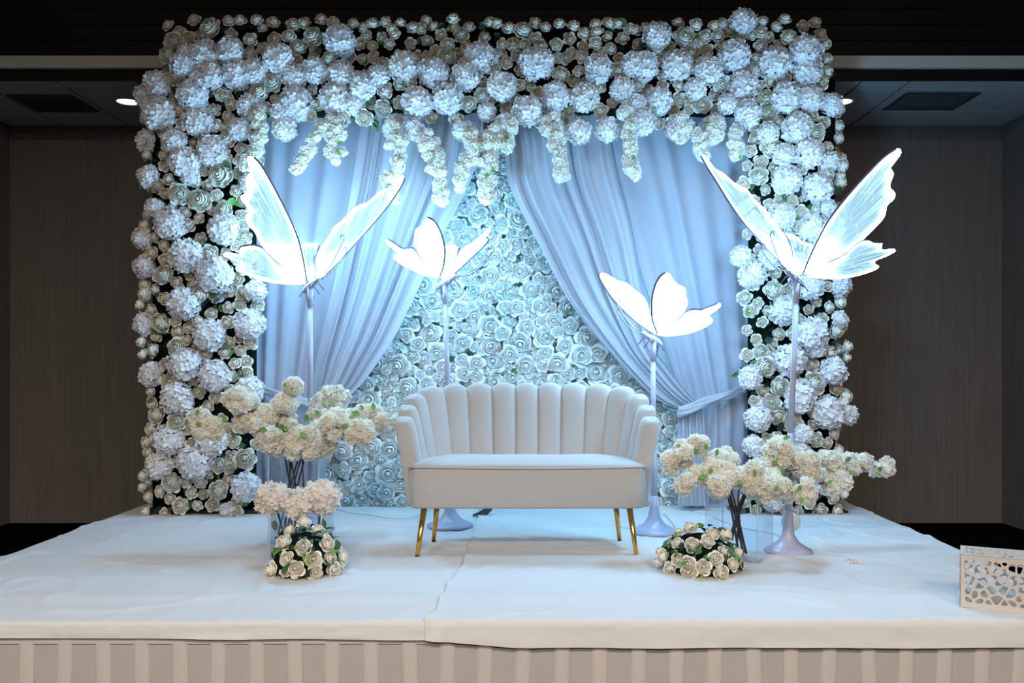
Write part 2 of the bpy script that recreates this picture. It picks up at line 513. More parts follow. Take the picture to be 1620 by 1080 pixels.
def cloth(name, left, right, drop, zoff, label, mat, hangl, hangr):
    """sheet over the stage top with a hem over the front and the outer side"""
    m = MB()
    ny, nx = 150, 150
    yf = SY0 - .006
    rows = []
    fr = [1.0, .8, .6, .4, .2, .08]
    def col_pt(u, yy, dz, dy, ripple):
        x0, x1 = left(yy), right(yy)
        xx = x0 + (x1 - x0) * u
        lift = (.007 * max(0, 1 - (xx - x0) / .05) + .008 * max(0, 1 - (xx - x0) / .3) * max(0, 1 - (yy - SY0) / .25) * (.5 + .5 * math.sin(xx * 45))) if zoff else 0
        return Vector((xx, yy + dy + ripple, ztop(xx, yy) * (1 if dz == 0 else 0) + zoff + lift - dz))
    vs = []
    nrow = len(fr) + 2 + ny
    for j in range(nrow):
        for i in range(nx):
            u = i / (nx - 1)
            if j < len(fr):
                t = fr[j]
                x0, x1 = left(yf), right(yf)
                xx = x0 + (x1 - x0) * u
                d = drop(xx)
                rip = -.006 * t * (1 + noise.noise(Vector((xx * 4, t * 1.5, zoff * 900)))) - .004 * max(0, noise.noise(Vector((xx * 14, t * 3, 5)))) - (.003 + .012 * max(0, 1 - (xx - x0) / .16) * (.6 + .4 * math.sin(xx * 60 + t * 3))) * zoff / .006
                p = Vector((xx, yf + rip, zoff - .012 - (d - .012) * t))
            elif j < len(fr) + 2:
                a = (j - len(fr) + .4) / 2 * PI / 2
                p = col_pt(u, yf, .012 * (1 - math.sin(a)), .012 * (1 - math.cos(a)), 0)
            else:
                t = (j - len(fr) - 2) / (ny - 1)
                p = col_pt(u, yf + .014 + (SY1 - .02 - yf) * t, 0, 0, 0)
            vs.append(p)
    fs = [(j * nx + i, j * nx + i + 1, (j + 1) * nx + i + 1, (j + 1) * nx + i) for j in range(nrow - 1) for i in range(nx - 1)]
    m.add(vs, fs)
    for side, on in ((0, hangl), (nx - 1, hangr)):
        if on:
            edge = [vs[j * nx + side] for j in range(len(fr) + 1, nrow)]
            sg = -1 if side == 0 else 1
            h = len(edge)
            low = [e + Vector((sg * (.012 + .006 * noise.noise(e * 4)), 0, -.012)) for e in edge]
            low2 = [e + Vector((sg * (.02 + .015 * noise.noise(e * 3)), 0, -.15)) for e in edge]
            base = edge + low + low2
            m.add(base, [(a * h + k, a * h + k + 1, (a + 1) * h + k + 1, (a + 1) * h + k) for a in range(2) for k in range(h - 1)])
    o = m.build(name, mat)
    tag(o, label, 'cloth', 'white cloths covering the stage')
    return o

def seam(y):
    pts = [(3.45, -.378), (3.55, -.353), (3.68, -.345), (4.07, -.33), (4.35, -.30), (4.67, -.287), (7, -.287)]
    for (a, b), (c, d) in zip(pts, pts[1:]):
        if y <= c:
            return b + (d - b) * max(0, (y - a)) / (c - a) + .004 * math.sin(y * 23)
    return -.287
cloth('stage_cloth', lambda y: SX0 - .004, lambda y: -.15, lambda x: .058 + .012 * (x + 2.7) / 2.4 * 1.0 + .004 * noise.noise(Vector((x * 3, 0, 0))), .0, 'white cloth over the left half of the stage with a short front hem', M['cloth'], True, False)
cloth('stage_cloth', seam, lambda y: SX1 + .004, lambda x: .075 + .03 * min(1, max(0, (x + .38) / .35)) + .003 * noise.noise(Vector((x * 3, 0, 4))), .006, 'white cloth over the right half of the stage, overlapping and hanging lower in front', M['cloth'], False, True)

# ------------------------------------------------------------------ flower shapes
def petal(m, a0, hw, r1, z1, close, rnd, nu=6, nv=6, ruffle=0.0, zmin=0.0):
    """shell of a bud: widest at r1, closing inwards (close > 0) or flaring out (close < 0) towards its rim at height z1"""
    wob = rnd.uniform(-.10, .10)
    def fn(u, v):
        uu = u * 2 - 1
        vv = v * (1 - .09 * uu ** 4 * v)
        r = r1 * (.45 + .55 * math.sin(min(1, vv / .6) * PI / 2)) * (1 + .09 * uu)
        zz = zmin + (z1 - zmin) * vv
        k = max(0, vv - .6) / .4
        r -= r1 * close * k ** 1.7
        if close < 0:
            zz += r1 * close * .55 * k ** 3 + wob * uu * k
            r *= 1 - .24 * uu * uu * k
        if ruffle:
            q = ruffle * v * v * math.sin(uu * 6 + a0 * 13)
            r += q; zz += q
        a = a0 + uu * hw * (.6 + .4 * math.sin(PI * min(1, .15 + v * .55)))
        return (r * math.cos(a), r * math.sin(a), zz)
    m.grid(fn, nu, nv)

def rose_shape(seed, layers, ruffle=0.0, nu=6, nv=6, flat=1.0):
    rnd = random.Random(seed)
    m = MB()
    off = rnd.uniform(0, 6.28)
    for n, r1, z1, lip, hw, zmin in layers:
        off += PI / n + rnd.uniform(-.2, .2)
        tx, ty = rnd.uniform(-.03, .03), rnd.uniform(-.03, .03)
        b = len(m.v)
        for k in range(n):
            petal(m, off + 2 * PI * k / n + rnd.uniform(-.12, .12), hw * rnd.uniform(.92, 1.08), r1 * rnd.uniform(.93, 1.06), z1 * rnd.uniform(.94, 1.06), lip * rnd.uniform(.6, 1.3), rnd, nu, nv, ruffle, zmin)
        m.v[b:] = [(x + tx, y + ty, z * flat) for x, y, z in m.v[b:]]
    # closed heart
    b = MB(); b.lathe([(.13, .3), (.13, .76), (.08, .9), (.01, .93)], 8)
    m.add([(x, y, z * flat * layers[0][2] / .85) for x, y, z in b.v], b.f)
    return m

ROSE_L = [(2, .22, .96, .42, 1.8, .2), (3, .42, .95, .24, 1.25, .15), (3, .62, .84, .06, 1.25, .1), (4, .70, .64, -.20, .92, .0), (5, .76, .40, -.36, .78, -.15)]
OPEN_L = [(3, .16, .80, .4, 1.3, .2), (4, .32, .84, .28, 1.05, .15), (5, .48, .80, .16, .88, .1), (6, .62, .70, .02, .74, .05), (6, .72, .54, -.14, .68, .0), (6, .80, .30, -.26, .66, -.2)]
FLAT_L = [(2, .22, .66, .42, 1.8, .15), (3, .42, .66, .22, 1.25, .1), (4, .62, .56, .02, 1.0, .08), (5, .72, .42, -.22, .80, .0), (5, .80, .22, -.40, .80, -.1)]

def hyd_shape(seed, n=84, fr=.27, cap=-.45, petals=4, squash=.85):
    rnd = random.Random(seed)
    m = MB()
    for k in range(n):
        zc = 1 - (1 - cap) * (k + .5) / n
        th = k * 2.39996 + rnd.uniform(-.2, .2)
        rr = math.sqrt(max(0, 1 - zc * zc))
        nrm = Vector((rr * math.cos(th), rr * math.sin(th), zc))
        q = (nrm + Vector((rnd.uniform(-.35, .35), rnd.uniform(-.35, .35), rnd.uniform(-.35, .35)))).normalized().to_track_quat('Z', 'Y')
        c = nrm * rnd.uniform(.74, .92)
        c.z *= squash
        a0 = rnd.uniform(0, 6.28)
        s = fr * rnd.uniform(.85, 1.2)
        for p in range(petals):
            a = a0 + 2 * PI * p / petals
            ca, sa = math.cos(a), math.sin(a)
            lift = rnd.uniform(.15, .75)
            pts = []
            for (l, w, h) in ((.02, 0, 0), (.5, -.48, .35), (.5, .48, .35), (.62, 0, .12), (1.0, -.30, .8), (1.02, .30, .9), (1.08, 0, .62)):
                h *= lift
                pts.append(c + q @ Vector(((l * ca - w * sa) * s, (l * sa + w * ca) * s, h * s)))
            m.add(pts, [(0, 3, 1), (0, 2, 3), (1, 3, 6, 4), (3, 2, 5, 6)])
    return m

def leaf_shape(w=.34, fold=.12):
    m = MB()
    pts = []
    for t, ww in ((0, .0), (.25, .8), (.5, 1.0), (.75, .7), (1.0, .0)):
        dz = -.18 * t * t
        pts += [(-ww * w, t, fold * ww + dz), (0, t, dz), (ww * w, t, fold * ww + dz)]
    fs = []
    for k in range(4):
        for e in range(2):
            a = k * 3 + e
            fs.append((a, a + 1, a + 4, a + 3))
    m.add(pts, fs)
    return m

def meshes(name, shapes, mat):
    return [s.mesh(name, mat) for s in shapes]
ROSE_S = [rose_shape(10 + k, ROSE_L) for k in range(4)]
OPEN_S = [rose_shape(20 + k, OPEN_L, .015) for k in range(4)]
FLAT_S = [rose_shape(30 + k, FLAT_L, .015) for k in range(4)]
BLOS_S = [hyd_shape(40 + k, 17, .52, -.2, 5, .7) for k in range(4)]
HYD_S = [hyd_shape(50 + k) for k in range(4)]
ME = {
    'hyd': meshes('hydrangea', HYD_S, M['hyd']), 'rose': meshes('rose', ROSE_S, M['rose']), 'peony': meshes('peony', OPEN_S, M['peony']),
    'wallrose': meshes('rose', FLAT_S, M['wallrose']), 'blossom': meshes('blossom', BLOS_S, M['blossom']), 'cream': meshes('blossom', BLOS_S, M['cream']),
    'peach': meshes('flower_head', [hyd_shape(60 + k, 70, .32) for k in range(3)], M['peach']), 'posyrose': meshes('rose', ROSE_S, M['posyrose']),
    'leaf': meshes('leaf', [leaf_shape(), leaf_shape(.28, .2)], M['leaf']), 'leaf_light': meshes('leaf', [leaf_shape(.3, .1)], M['leaf_light']), 'leaf_dark': meshes('leaf', [leaf_shape(.4, .1)], M['leaf_dark']),
}
def pick(k):
    return ME[k][R.randrange(len(ME[k]))]

# ------------------------------------------------------------------ flower arch
AD = 5.95                                       # distance of the blooms' plane
HYD = """325,88,25 364,81,22 299,90,20 292,104,21 335,120,20 375,118,24 405,115,22 440,92,24 317,126,18 465,122,20 499,112,21 537,66,25 540,118,22 250,136,24 228,152,17 305,151,25 252,180,27
315,194,24 470,165,27 447,182,20 530,156,25 575,135,22 335,239,25 232,222,18 292,257,24 450,204,19 640,106,25 686,116,24 737,120,24 760,92,26 794,137,24 660,162,25 709,157,24 849,100,27 879,152,23
924,155,23 946,109,23 834,175,24 1002,102,20 985,142,20 915,208,20 962,205,20 732,207,17 800,197,18 655,205,17 1018,105,23 1072,105,25 1120,112,24 1162,88,25 1176,34,21 1040,57,22 1226,99,26 1276,80,25
1277,115,24 1175,137,25 1244,155,25 1281,157,22 1041,160,22 1015,192,22 1182,180,22 1315,165,18 1260,202,24 1279,242,25 1004,166,18 1240,245,18 1075,203,22 1130,198,18 1314,255,16 235,280,18 270,355,25
225,377,17 355,362,25 295,405,27 230,422,19 340,435,29 290,480,26 228,512,18 395,512,24 332,530,25 405,460,17 300,276,16 292,576,26 239,592,20 340,594,25 395,617,22 281,630,26 267,695,25 335,697,25 307,731,27
252,737,22 389,770,23 360,806,12 320,664,18 1244,285,24 1294,297,24 1235,342,22 1287,362,24 1172,405,17 1190,435,22 1217,410,18 1282,452,22 1330,452,18 1240,492,24 1285,527,26 1328,505,14 1250,570,26 1290,547,19
1318,587,22 1187,597,19 1265,627,26 1310,652,26 1343,657,16 1199,662,21 1192,705,17 1270,687,16 1222,795,15 597,120,18 620,205,15 560,165,18 770,178,15 880,205,17 1100,140,17 1150,165,16 1215,210,17 395,170,20 380,205,18 275,225,20 395,290,16 245,330,16 1310,330,14 1265,720,20 1305,765,18 1235,760,18 1330,730,14"""
PEO = """276,67,15 335,47,17 267,88,14 497,60,16 472,77,14 432,132,15 412,148,16 397,88,13 542,185,14 577,185,14 280,122,15 522,94,12 360,222,14 280,215,13 707,92,15 827,51,15 607,172,14 610,145,13 886,120,14 742,165,13 762,152,12
722,187,12 812,72,12 730,56,12 977,112,12 1082,60,17 1215,177,15 1220,235,17 1192,112,15 1037,77,14 1141,132,14 1247,60,13 1211,155,13 1291,210,14 1110,165,15 1303,264,13 1092,85,14 1025,182,13 352,277,20 285,307,17 317,317,18 355,332,14
332,402,15 260,437,16 317,467,14 257,510,16 387,464,13 250,295,12 385,375,14 237,340,11 342,465,13 280,550,15 245,555,12 270,605,15 251,657,15 280,667,14 389,725,17 274,762,16 347,777,16 347,737,12 287,800,13 1200,280,15 1260,360,12 1185,415,13
1222,460,16 1320,522,14 1307,276,13 1178,472,12 1209,580,17 1204,557,13 1287,606,18 1232,610,15 1220,637,15 1231,657,14 1252,667,17 1335,627,13 1290,695,12"""
RO = """309,35 362,36 381,36 407,35 417,47 432,39 464,41 509,35 397,64 285,52 299,60 497,72 590,40 576,46 580,57 570,70 590,75 592,92 611,36 620,47 625,56 605,60 617,72 649,69 654,47 665,47 675,35 675,66 687,45 699,57 690,80 709,71 717,34 719,46 742,46 737,72 661,90
677,90 767,61 786,41 775,37 795,71 790,86 802,99 830,71 847,62 862,45 885,41 846,40 879,71 857,74 881,92 895,92 904,84 922,92 922,75 907,44 942,41 945,52 942,70 949,86 964,79 962,39 977,41 985,62 997,47 980,95 1005,50 1021,46 1009,71 1059,76 1072,39 1101,41
1116,59 1129,44 1135,59 1142,41 1152,51 1171,57 1189,57 1204,52 1206,36 1214,59 1227,46 1241,35 1269,44 1297,57 1304,71 1202,75 1232,72 1106,70 1117,80 1140,75 324,167 325,173 352,151 340,175 360,152 367,165 342,200 357,203 375,198 350,148"""
HYD = [tuple(float(q) for q in s.split(',')) for s in HYD.split()]
PEO = [tuple(float(q) for q in s.split(',')) for s in PEO.split()]
RO = [tuple(float(q) for q in s.split(',')) + (R.uniform(9, 11),) for s in RO.split()]

def in_arch(x, y, pad=0):
    lo = 232 + 10 * math.sin(y / 47.) - pad
    hi = (1312 if y < 380 else 1330) + 8 * math.sin(y / 39.) + pad
    if y < 122: lo, hi = 262 - pad, 1308 + pad
    if not (38 - pad < y < 810 + pad * .2 and lo < x < hi): return False
    if y < 188 + 9 * math.sin(x / 31.) + pad: return True
    il = 402 + 8 * math.sin(y / 33.) + pad
    if y < 260: il += (260 - y) * .15
    ir = 1182 - 8 * math.sin(y / 41.) - pad
    return x < il or x > ir

taken = [(x, y, r * .82) for x, y, r in HYD] + [(x, y, r * .85) for x, y, r in PEO] + [(x, y, r) for x, y, r in RO]
tries = 0
roses = list(RO)
while tries < 26000:
    tries += 1
    x, y = R.uniform(215, 1350), R.uniform(36, 810)
    if not in_arch(x, y): continue
    r = R.uniform(8.5, 11.5)
    if all((x - a) ** 2 + (y - b) ** 2 > (c + r * .72) ** 2 for a, b, c in taken):
        taken.append((x, y, r)); roses.append((x, y, r))

arch = thing('flower_arch', 'square arch thick with white hydrangeas, cream roses and peonies around the drapes', 'flower arch', (-.17, 6.2, 0))
def arch_frame():
    x0, x1 = P(241, 0, 6.1).x, P(400, 0, 6.1).x
    x2, x3 = P(1188, 0, 6.1).x, P(1322, 0, 6.1).x
    xa, xb, zs = P(266, 0, 6.1).x, P(1299, 0, 6.1).x, P(0, 128, 6.1).z
    zt, zb = P(0, 48, 6.1).z, P(0, 178, 6.1).z
    m = MB()
    def lumpy(xa, xb, za, zb_):
        nx, nz = max(4, int((xb - xa) / .05)), max(4, int((zb_ - za) / .05))
        def fr(u, v):
            x, z = xa + (xb - xa) * u, za + (zb_ - za) * v
            e = min(u, 1 - u, v * 3, (1 - v) * 3)
            return (x, 6.04 - .05 * noise.noise(Vector((x * 9, z * 9, 1))) + .12 * max(0, .06 - e) / .06, z)
        m.grid(fr, nx, nz)
        m.box(xa + .01, xb - .01, 6.08, 6.40, za, zb_)
    lumpy(x0, x1, .02, zs); lumpy(x2, x3, .02, zs); lumpy(x1, x2, zb, zs); lumpy(xa, xb, zs, zt)
    m.build('greenery_frame', M['moss'], arch)
    b = MB(); b.box(x0 - .03, x1 + .14, 6.0, 6.45, .008, .022); b.build('base_plate', M['black'], arch, smooth=False)
    b = MB(); b.box(x2 - .14, x3 + .05, 6.0, 6.45, .008, .022); b.build('base_plate', M['black'], arch, smooth=False)
arch_frame()

def bloom_dir(x, y, j=.3):
    dx = R.uniform(-j, j); dz = R.uniform(-j, j)
    if x < 265: dx -= (265 - x) / 40.
    if x > 1298: dx += (x - 1298) / 35.
    if y < 62: dz += (62 - y) / 40.
    if 420 < x < 1165 and y > 150: dz -= (y - 150) / 60.
    if 370 < x < 420 and y > 200: dx += (x - 370) / 60.
    if 1165 < x < 1210 and y > 200: dx -= (1210 - x) / 60.
    return (dx, -1, dz)
def arch_flower(kind, name, x, y, r, d):
    return inst(name, pick(kind), arch, P(x, y, d), face_quat(bloom_dir(x, y), R.uniform(0, 6.28)), r * d / F)
for x, y, r in HYD:
    side = max(0, 262 - x, x - 1300) / 40.
    arch_flower('hyd', 'hydrangea', x, y, r * 1.02, AD - .03 + .10 * side + R.uniform(-.03, .02))
for x, y, r in PEO:
    side = max(0, 262 - x, x - 1300) / 40.
    arch_flower('peony', 'peony', x, y, r * 1.12, AD + .10 * side + R.uniform(-.03, .02))
rs = [r for r in roses if r]
rs_top, rs_rest = rs[:300], rs[300:]
for x, y, r in rs_top:
    side = max(0, 262 - x, x - 1300) / 40.
    arch_flower('rose', 'rose', x, y, r * 1.12, AD + .02 + .10 * side + R.uniform(-.03, .03))
def joined(name, items, shapes, mat, parent, dirfn):
    m = MB()
    for x, y, r, d in items:
        s = shapes[R.randrange(len(shapes))]
        mt = Matrix.Translation(P(x, y, d)) @ face_quat(dirfn(x, y), R.uniform(0, 6.28)).to_matrix().to_4x4() @ Matrix.Scale(r * d / F, 4)
        m.copy_mesh(s.v, s.f, mt)
    o = m.build(name, mat, parent)
    o['kind'] = 'stuff'
    return o
extra = [(x, y, r * 1.1, AD + .03) for x, y, r in rs_rest]
for _ in range(170):                             # flowers on the arch's outer side faces
    s = R.choice((-1, 1))
    yy = R.uniform(70, 800)
    dd = R.uniform(6.02, 6.38)
    w = P((240 if s < 0 else 1323) if yy > 135 else (265 if s < 0 else 1300), 0, 6.1).x
    extra.append((CX + w * F / dd, CY + (yy - CY) * AD / dd, R.uniform(10, 15), dd))
joined('rose_filling', extra, ROSE_S, M['rose'], arch, bloom_dir)
n = 0
while n < 230:
    x, y = R.uniform(225, 1345), R.uniform(34, 808)
    if not in_arch(x, y, 3): continue
    if any((x - a) ** 2 + (y - b) ** 2 < (c * .75) ** 2 for a, b, c in taken): continue
    kind = R.choice(('leaf', 'leaf', 'leaf_dark', 'leaf_light')) if y > 60 else 'leaf'
    inst('leaf', pick(kind), arch, P(x, y, AD + R.uniform(-.02, .04)), face_quat((R.uniform(-.8, .8), -1, R.uniform(-.6, .8)), R.uniform(0, 6.28)), R.uniform(12, 20) * AD / F)
    n += 1
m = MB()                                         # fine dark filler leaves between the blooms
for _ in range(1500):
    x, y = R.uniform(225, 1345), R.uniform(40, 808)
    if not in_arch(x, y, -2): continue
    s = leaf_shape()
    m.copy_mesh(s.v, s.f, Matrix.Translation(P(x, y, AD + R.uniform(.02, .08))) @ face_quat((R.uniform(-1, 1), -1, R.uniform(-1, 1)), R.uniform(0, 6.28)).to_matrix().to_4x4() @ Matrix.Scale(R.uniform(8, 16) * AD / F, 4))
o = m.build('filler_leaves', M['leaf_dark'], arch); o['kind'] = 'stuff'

# hanging blossom strands: path in pixels with half-widths
STR = [
    [(523, 190, 8), (509, 205, 9), (496, 217, 9), (486, 239, 11), (477, 254, 9), (467, 269, 8)],
    [(528, 200, 17), (531, 219, 16), (531, 245, 17)],
    [(627, 197, 16), (630, 219, 18), (627, 244, 17), (625, 268, 12), (612, 286, 8), (624, 316, 8)],
    [(677, 212, 18), (681, 234, 19), (686, 259, 16), (694, 279, 9), (699, 316, 12)],
    [(751, 207, 17), (746, 244, 18), (731, 269, 12), (726, 293, 11)],
    [(785, 202, 20), (780, 234, 24), (775, 268, 20), (770, 298, 14), (775, 318, 12)],
    [(808, 190, 14), (806, 215, 14), (800, 235, 8)],
    [(872, 192, 19), (877, 214, 19), (884, 234, 13), (886, 249, 6), (891, 278, 13)],
    [(985, 180, 22), (993, 207, 18), (997, 234, 9), (995, 251, 10), (1000, 271, 12)],
    [(1077, 182, 22), (1079, 209, 20)],
    [(1101, 195, 14), (1106, 219, 8), (1108, 244, 13)],
    [(1136, 185, 20), (1128, 212, 18)],
    [(1165, 195, 14), (1163, 219, 13), (1165, 244, 10)],
    [(407, 185, 15), (410, 212, 17), (405, 241, 13), (390, 262, 12)],
]
for sp in STR:
    d = 5.88
    pts = lerp_path([(a, b, 0) for a, b, c in sp], 24)
    wd = [c for a, b, c in sp]
    m = MB(); m.tube([P(p.x, p.y, d + .01) for p in pts], .004, 5)
    stem = m.build('blossom_strand', M['stem'], arch)
    L = sum((b - a).length for a, b in zip(pts, pts[1:]))
    area = L * 2 * (sum(wd) / len(wd))
    for k in range(max(10, int(area / 88))):
        t = R.random() if k > 3 else 1 - k * .03
        p = pts[int(t * 23)]
        q = t * (len(wd) - 1)
        w = wd[int(q)] + (wd[min(int(q) + 1, len(wd) - 1)] - wd[int(q)]) * (q - int(q))
        a, rr = R.uniform(0, 6.28), math.sqrt(R.random()) * max(1, w - 5)
        dep = d - .035 * (1 - (rr / 22) ** 2) + R.uniform(-.01, .02)
        inst('blossom', pick('blossom'), stem, P(p.x + rr * math.cos(a), p.y + rr * math.sin(a), dep), face_quat((math.cos(a) * rr / 25 + R.uniform(-.3, .3), -1, -math.sin(a) * rr / 25 + R.uniform(-.3, .3)), R.uniform(0, 6)), R.uniform(7, 9.5) * d / F)
    for k in range(2):
        p = pts[R.randrange(8, 24)]
        inst('leaf', pick('leaf_light'), stem, P(p.x + R.uniform(-4, 4), p.y, d - .05), face_quat((R.uniform(-.5, .5), -1, R.uniform(-.3, .6)), R.uniform(0, 6)), 11 * d / F)

# ------------------------------------------------------------------ rose wall behind the settee
WD = 6.37
SW_RI = [(792, 170), (797, 225), (807, 295), (850, 382), (900, 475), (950, 540), (1000, 595), (1037, 630), (1075, 648)]
SW_RO = [(960, 170), (975, 260), (1000, 360), (1015, 445), (1032, 540), (1057, 582), (1080, 612), (1096, 630), (1108, 640)]
SW_LI = [(768, 170), (760, 230), (745, 285), (702, 370), (670, 440), (625, 532), (600, 570), (570, 610), (535, 640)]
SW_LO = [(575, 170), (562, 260), (545, 360), (528, 450), (512, 520), (503, 560), (498, 590), (496, 615), (494, 640)]
def edge_x(path, y):
    for (a, b), (c, d) in zip(path, path[1:]):
        if b <= y <= d:
            return a + (c - a) * (y - b) / (d - b)
    return path[-1][0] if y > path[-1][1] else path[0][0]
def in_wall(x, y):
    if y < 205 or y > 800: return False
    lo = edge_x(SW_LI, y) - 55 if y < 640 else 480
    hi = edge_x(SW_RI, y) + 55 if y < 640 else 1130
    return lo < x < hi
wall = thing('rose_backdrop', 'panel packed with pale mint-white artificial roses behind the settee', 'flower panel', (-.1, 6.4, 0))
m = MB()
x0, x1 = P(455, 0, 6.4).x, P(1160, 0, 6.4).x
m.box(x0, x1, 6.43, 6.48, .01, 2.75); m.build('panel', M['wallfill'], wall, smooth=False)
wr, tries = [], 0
while tries < 60000:
    tries += 1
    x, y = R.uniform(470, 1135), R.uniform(205, 800)
    if not in_wall(x, y): continue
    r = R.uniform(15, 18) if tries < 300 else R.uniform(11, 15) if tries < 6000 else R.uniform(7, 11)
    if all((x - a) ** 2 + (y - b) ** 2 > (.80 * (c + r)) ** 2 for a, b, c in wr):
        wr.append((x, y, r))
def vis(w):                                      # how clearly a rose shows (not behind drapes or settee)
    x, y, r = w
    s = r
    if 655 < x < 1015 and 625 < y: s -= 10
    if y < 640 and (x < edge_x(SW_LI, y) or x > edge_x(SW_RI, y)): s -= 10
    return -s
wr.sort(key=vis)
def wdir(x, y): return (R.uniform(-.3, .3), -1, R.uniform(-.3, .3))
for x, y, r in wr[:300]:
    d = WD - R.uniform(.0, .05)
    inst('rose', pick('wallrose'), wall, P(x, y, d), face_quat(wdir(x, y), R.uniform(0, 6.28)), r * 1.12 * d / F)
joined('rose_filling', [(x, y, r * 1.15, WD - .01) for x, y, r in wr[300:]], FLAT_S, M['wallrose'], wall, wdir)
m = MB()
tiny = hyd_shape(80, 9, .55, .1)
for _ in range(900):
    x, y = R.uniform(470, 1135), R.uniform(205, 803)
    if not in_wall(x, min(y, 799)): continue
    m.copy_mesh(tiny.v, tiny.f, Matrix.Translation(P(x, y, WD + R.uniform(0, .03))) @ face_quat(wdir(x, y), R.uniform(0, 6)).to_matrix().to_4x4() @ Matrix.Scale(R.uniform(8, 13) * WD / F, 4))
o = m.build('floret_filling', M['wallfill'], wall); o['kind'] = 'stuff'
n = 0
while n < 90:
    x, y = R.uniform(500, 1110), R.uniform(270, 798)
    if not in_wall(x, y) or any((x - a) ** 2 + (y - b) ** 2 < (c * .75) ** 2 for a, b, c in wr): continue
    inst('leaf', pick('leaf'), wall, P(x, y, WD - R.uniform(.02, .05)), face_quat((R.uniform(-.8, .8), -1, R.uniform(-.8, .8)), R.uniform(0, 6.28)), R.uniform(7, 11) * WD / F)
    n += 1
# ------------------------------------------------------------------ drapes
def drape(x0, x1, y0, y1, d, nf, seed, xb0, xb1, label):
    a, b = P(x0, y0, d), P(x1, y1, d)
    def fn(u, v):
        uu = u + .02 * math.sin(3 * v + seed) * math.sin(PI * u)
        f = math.sin(2 * PI * nf * uu + .8 * math.sin(2 * v + seed) + 2 * noise.noise(Vector((u * 3, v * .6, seed))))
        amp = .010 + .014 * abs(noise.noise(Vector((u * 4, v * .8, seed + 5))))
        sag = .012 * noise.noise(Vector((u * 2.5, v * 6, seed + 9)))
        xa = a.x + (P(xb0, 0, d).x - a.x) * min(1, v * 1.35)
        xb = b.x + (P(xb1, 0, d).x - b.x) * min(1, v * 1.35)
        return (xa + (xb - xa) * u, d - amp * f + sag, a.z + (b.z - a.z) * v)
    m = MB(); m.grid(fn, 90, 60)
    o = m.build('drape_panel', M['drape'], None)
    tag(o, label, 'drape', 'plain drapes hanging behind the swags')
drape(392, 615, 165, 806, 6.22, 5, 1.3, 392, 505, 'pale blue drape hanging straight behind the left swag, beside the left flower column')
drape(930, 1212, 165, 806, 6.22, 6, 4.1, 1082, 1212, 'pale blue drape hanging straight behind the right swag, beside the right flower column')

def swag(inner, outer, tie, tail, sash, nf, seed, label):
    t = thing('swag_curtain', label, 'curtain', P(tie[0], 805, 6.12) * 1, 'swagged curtains either side of the rose wall')
    I = lerp_path([(a, b, 0) for a, b in inner], 70)
    O = lerp_path([(a, b, 0) for a, b in outer], 70)
    def fn(u, v):
        k = min(69, int(round(v * 69)))
        uu = u + .035 * math.sin(2 * PI * 2 * u + seed + v)
        uu = min(1, max(0, uu)) if 0 < u < 1 else u
        p = I[k].lerp(O[k], uu)
        w = (O[k] - I[k]).length * 6.1 / F
        g = noise.noise(Vector((u * 5 + seed, v * 1.2, seed)))
        f = math.sin(2 * PI * nf * u + 1.6 * g) + .35 * math.sin(2 * PI * nf * 2.3 * u + seed + 3 * v)
        amp = min(.028, .010 + w * .035)
        sag = 0
        d = 6.14 - amp * f - .05 * v * v + .03 * (u - .5) * (1 - v)
        return P(p.x, p.y, d)
    m = MB(); m.grid(fn, 120, 70)
    m.build('gathered_fabric', M['swag'], t)
    def ft(u, v):
        hw = tail[0] + (tail[1] - tail[0]) * v ** .6
        cx = tie[0] + (tail[2] - tie[0]) * v
        y = tie[1] - 4 + (804 - tie[1]) * v
        f = math.sin(2 * PI * 4 * u + 1.2 * v + seed)
        bul = math.cos((u - .5) * PI)
        return P(cx + (u * 2 - 1) * hw, y, 6.10 - .022 * f - .02 * bul)
    m = MB(); m.grid(ft, 60, 40)
    m.build('tail', M['swag'], t)
    pts = lerp_path([P(a, b, dd) for a, b, dd in sash], 26)
    m = MB()
    def fs(u, v):
        p = pts[min(25, int(round(v * 25)))]
        a = 2 * PI * u
        r = .034 + .008 * math.sin(3 * a + v * 9) + .004 * math.sin(7 * a - v * 5)
        r *= 1 - .25 * v
        return (p.x, p.y + math.cos(a) * r * .8, p.z + math.sin(a) * r)
    m.grid(fs, 30, 26, wrap=True)
    m.build('tieback', M['swag'], t)
swag(SW_RI, SW_RO, (1092, 648), (19, 26, 1098), [(1072, 650, 6.06), (1086, 648, 6.02), (1106, 640, 6.03), (1130, 632, 6.08), (1158, 622, 6.12), (1190, 610, 6.14)], 6, 2.0,
     'ice blue swagged curtain right of the rose wall, gathered by a sash at its right')
swag(SW_LI, SW_LO, (512, 645), (21, 34, 470), [(540, 644, 6.06), (520, 648, 6.02), (495, 642, 6.03), (465, 632, 6.08), (435, 622, 6.12), (400, 612, 6.14)], 6, 5.0,
     'ice blue swagged curtain left of the rose wall, sweeping down behind the blossom vase')

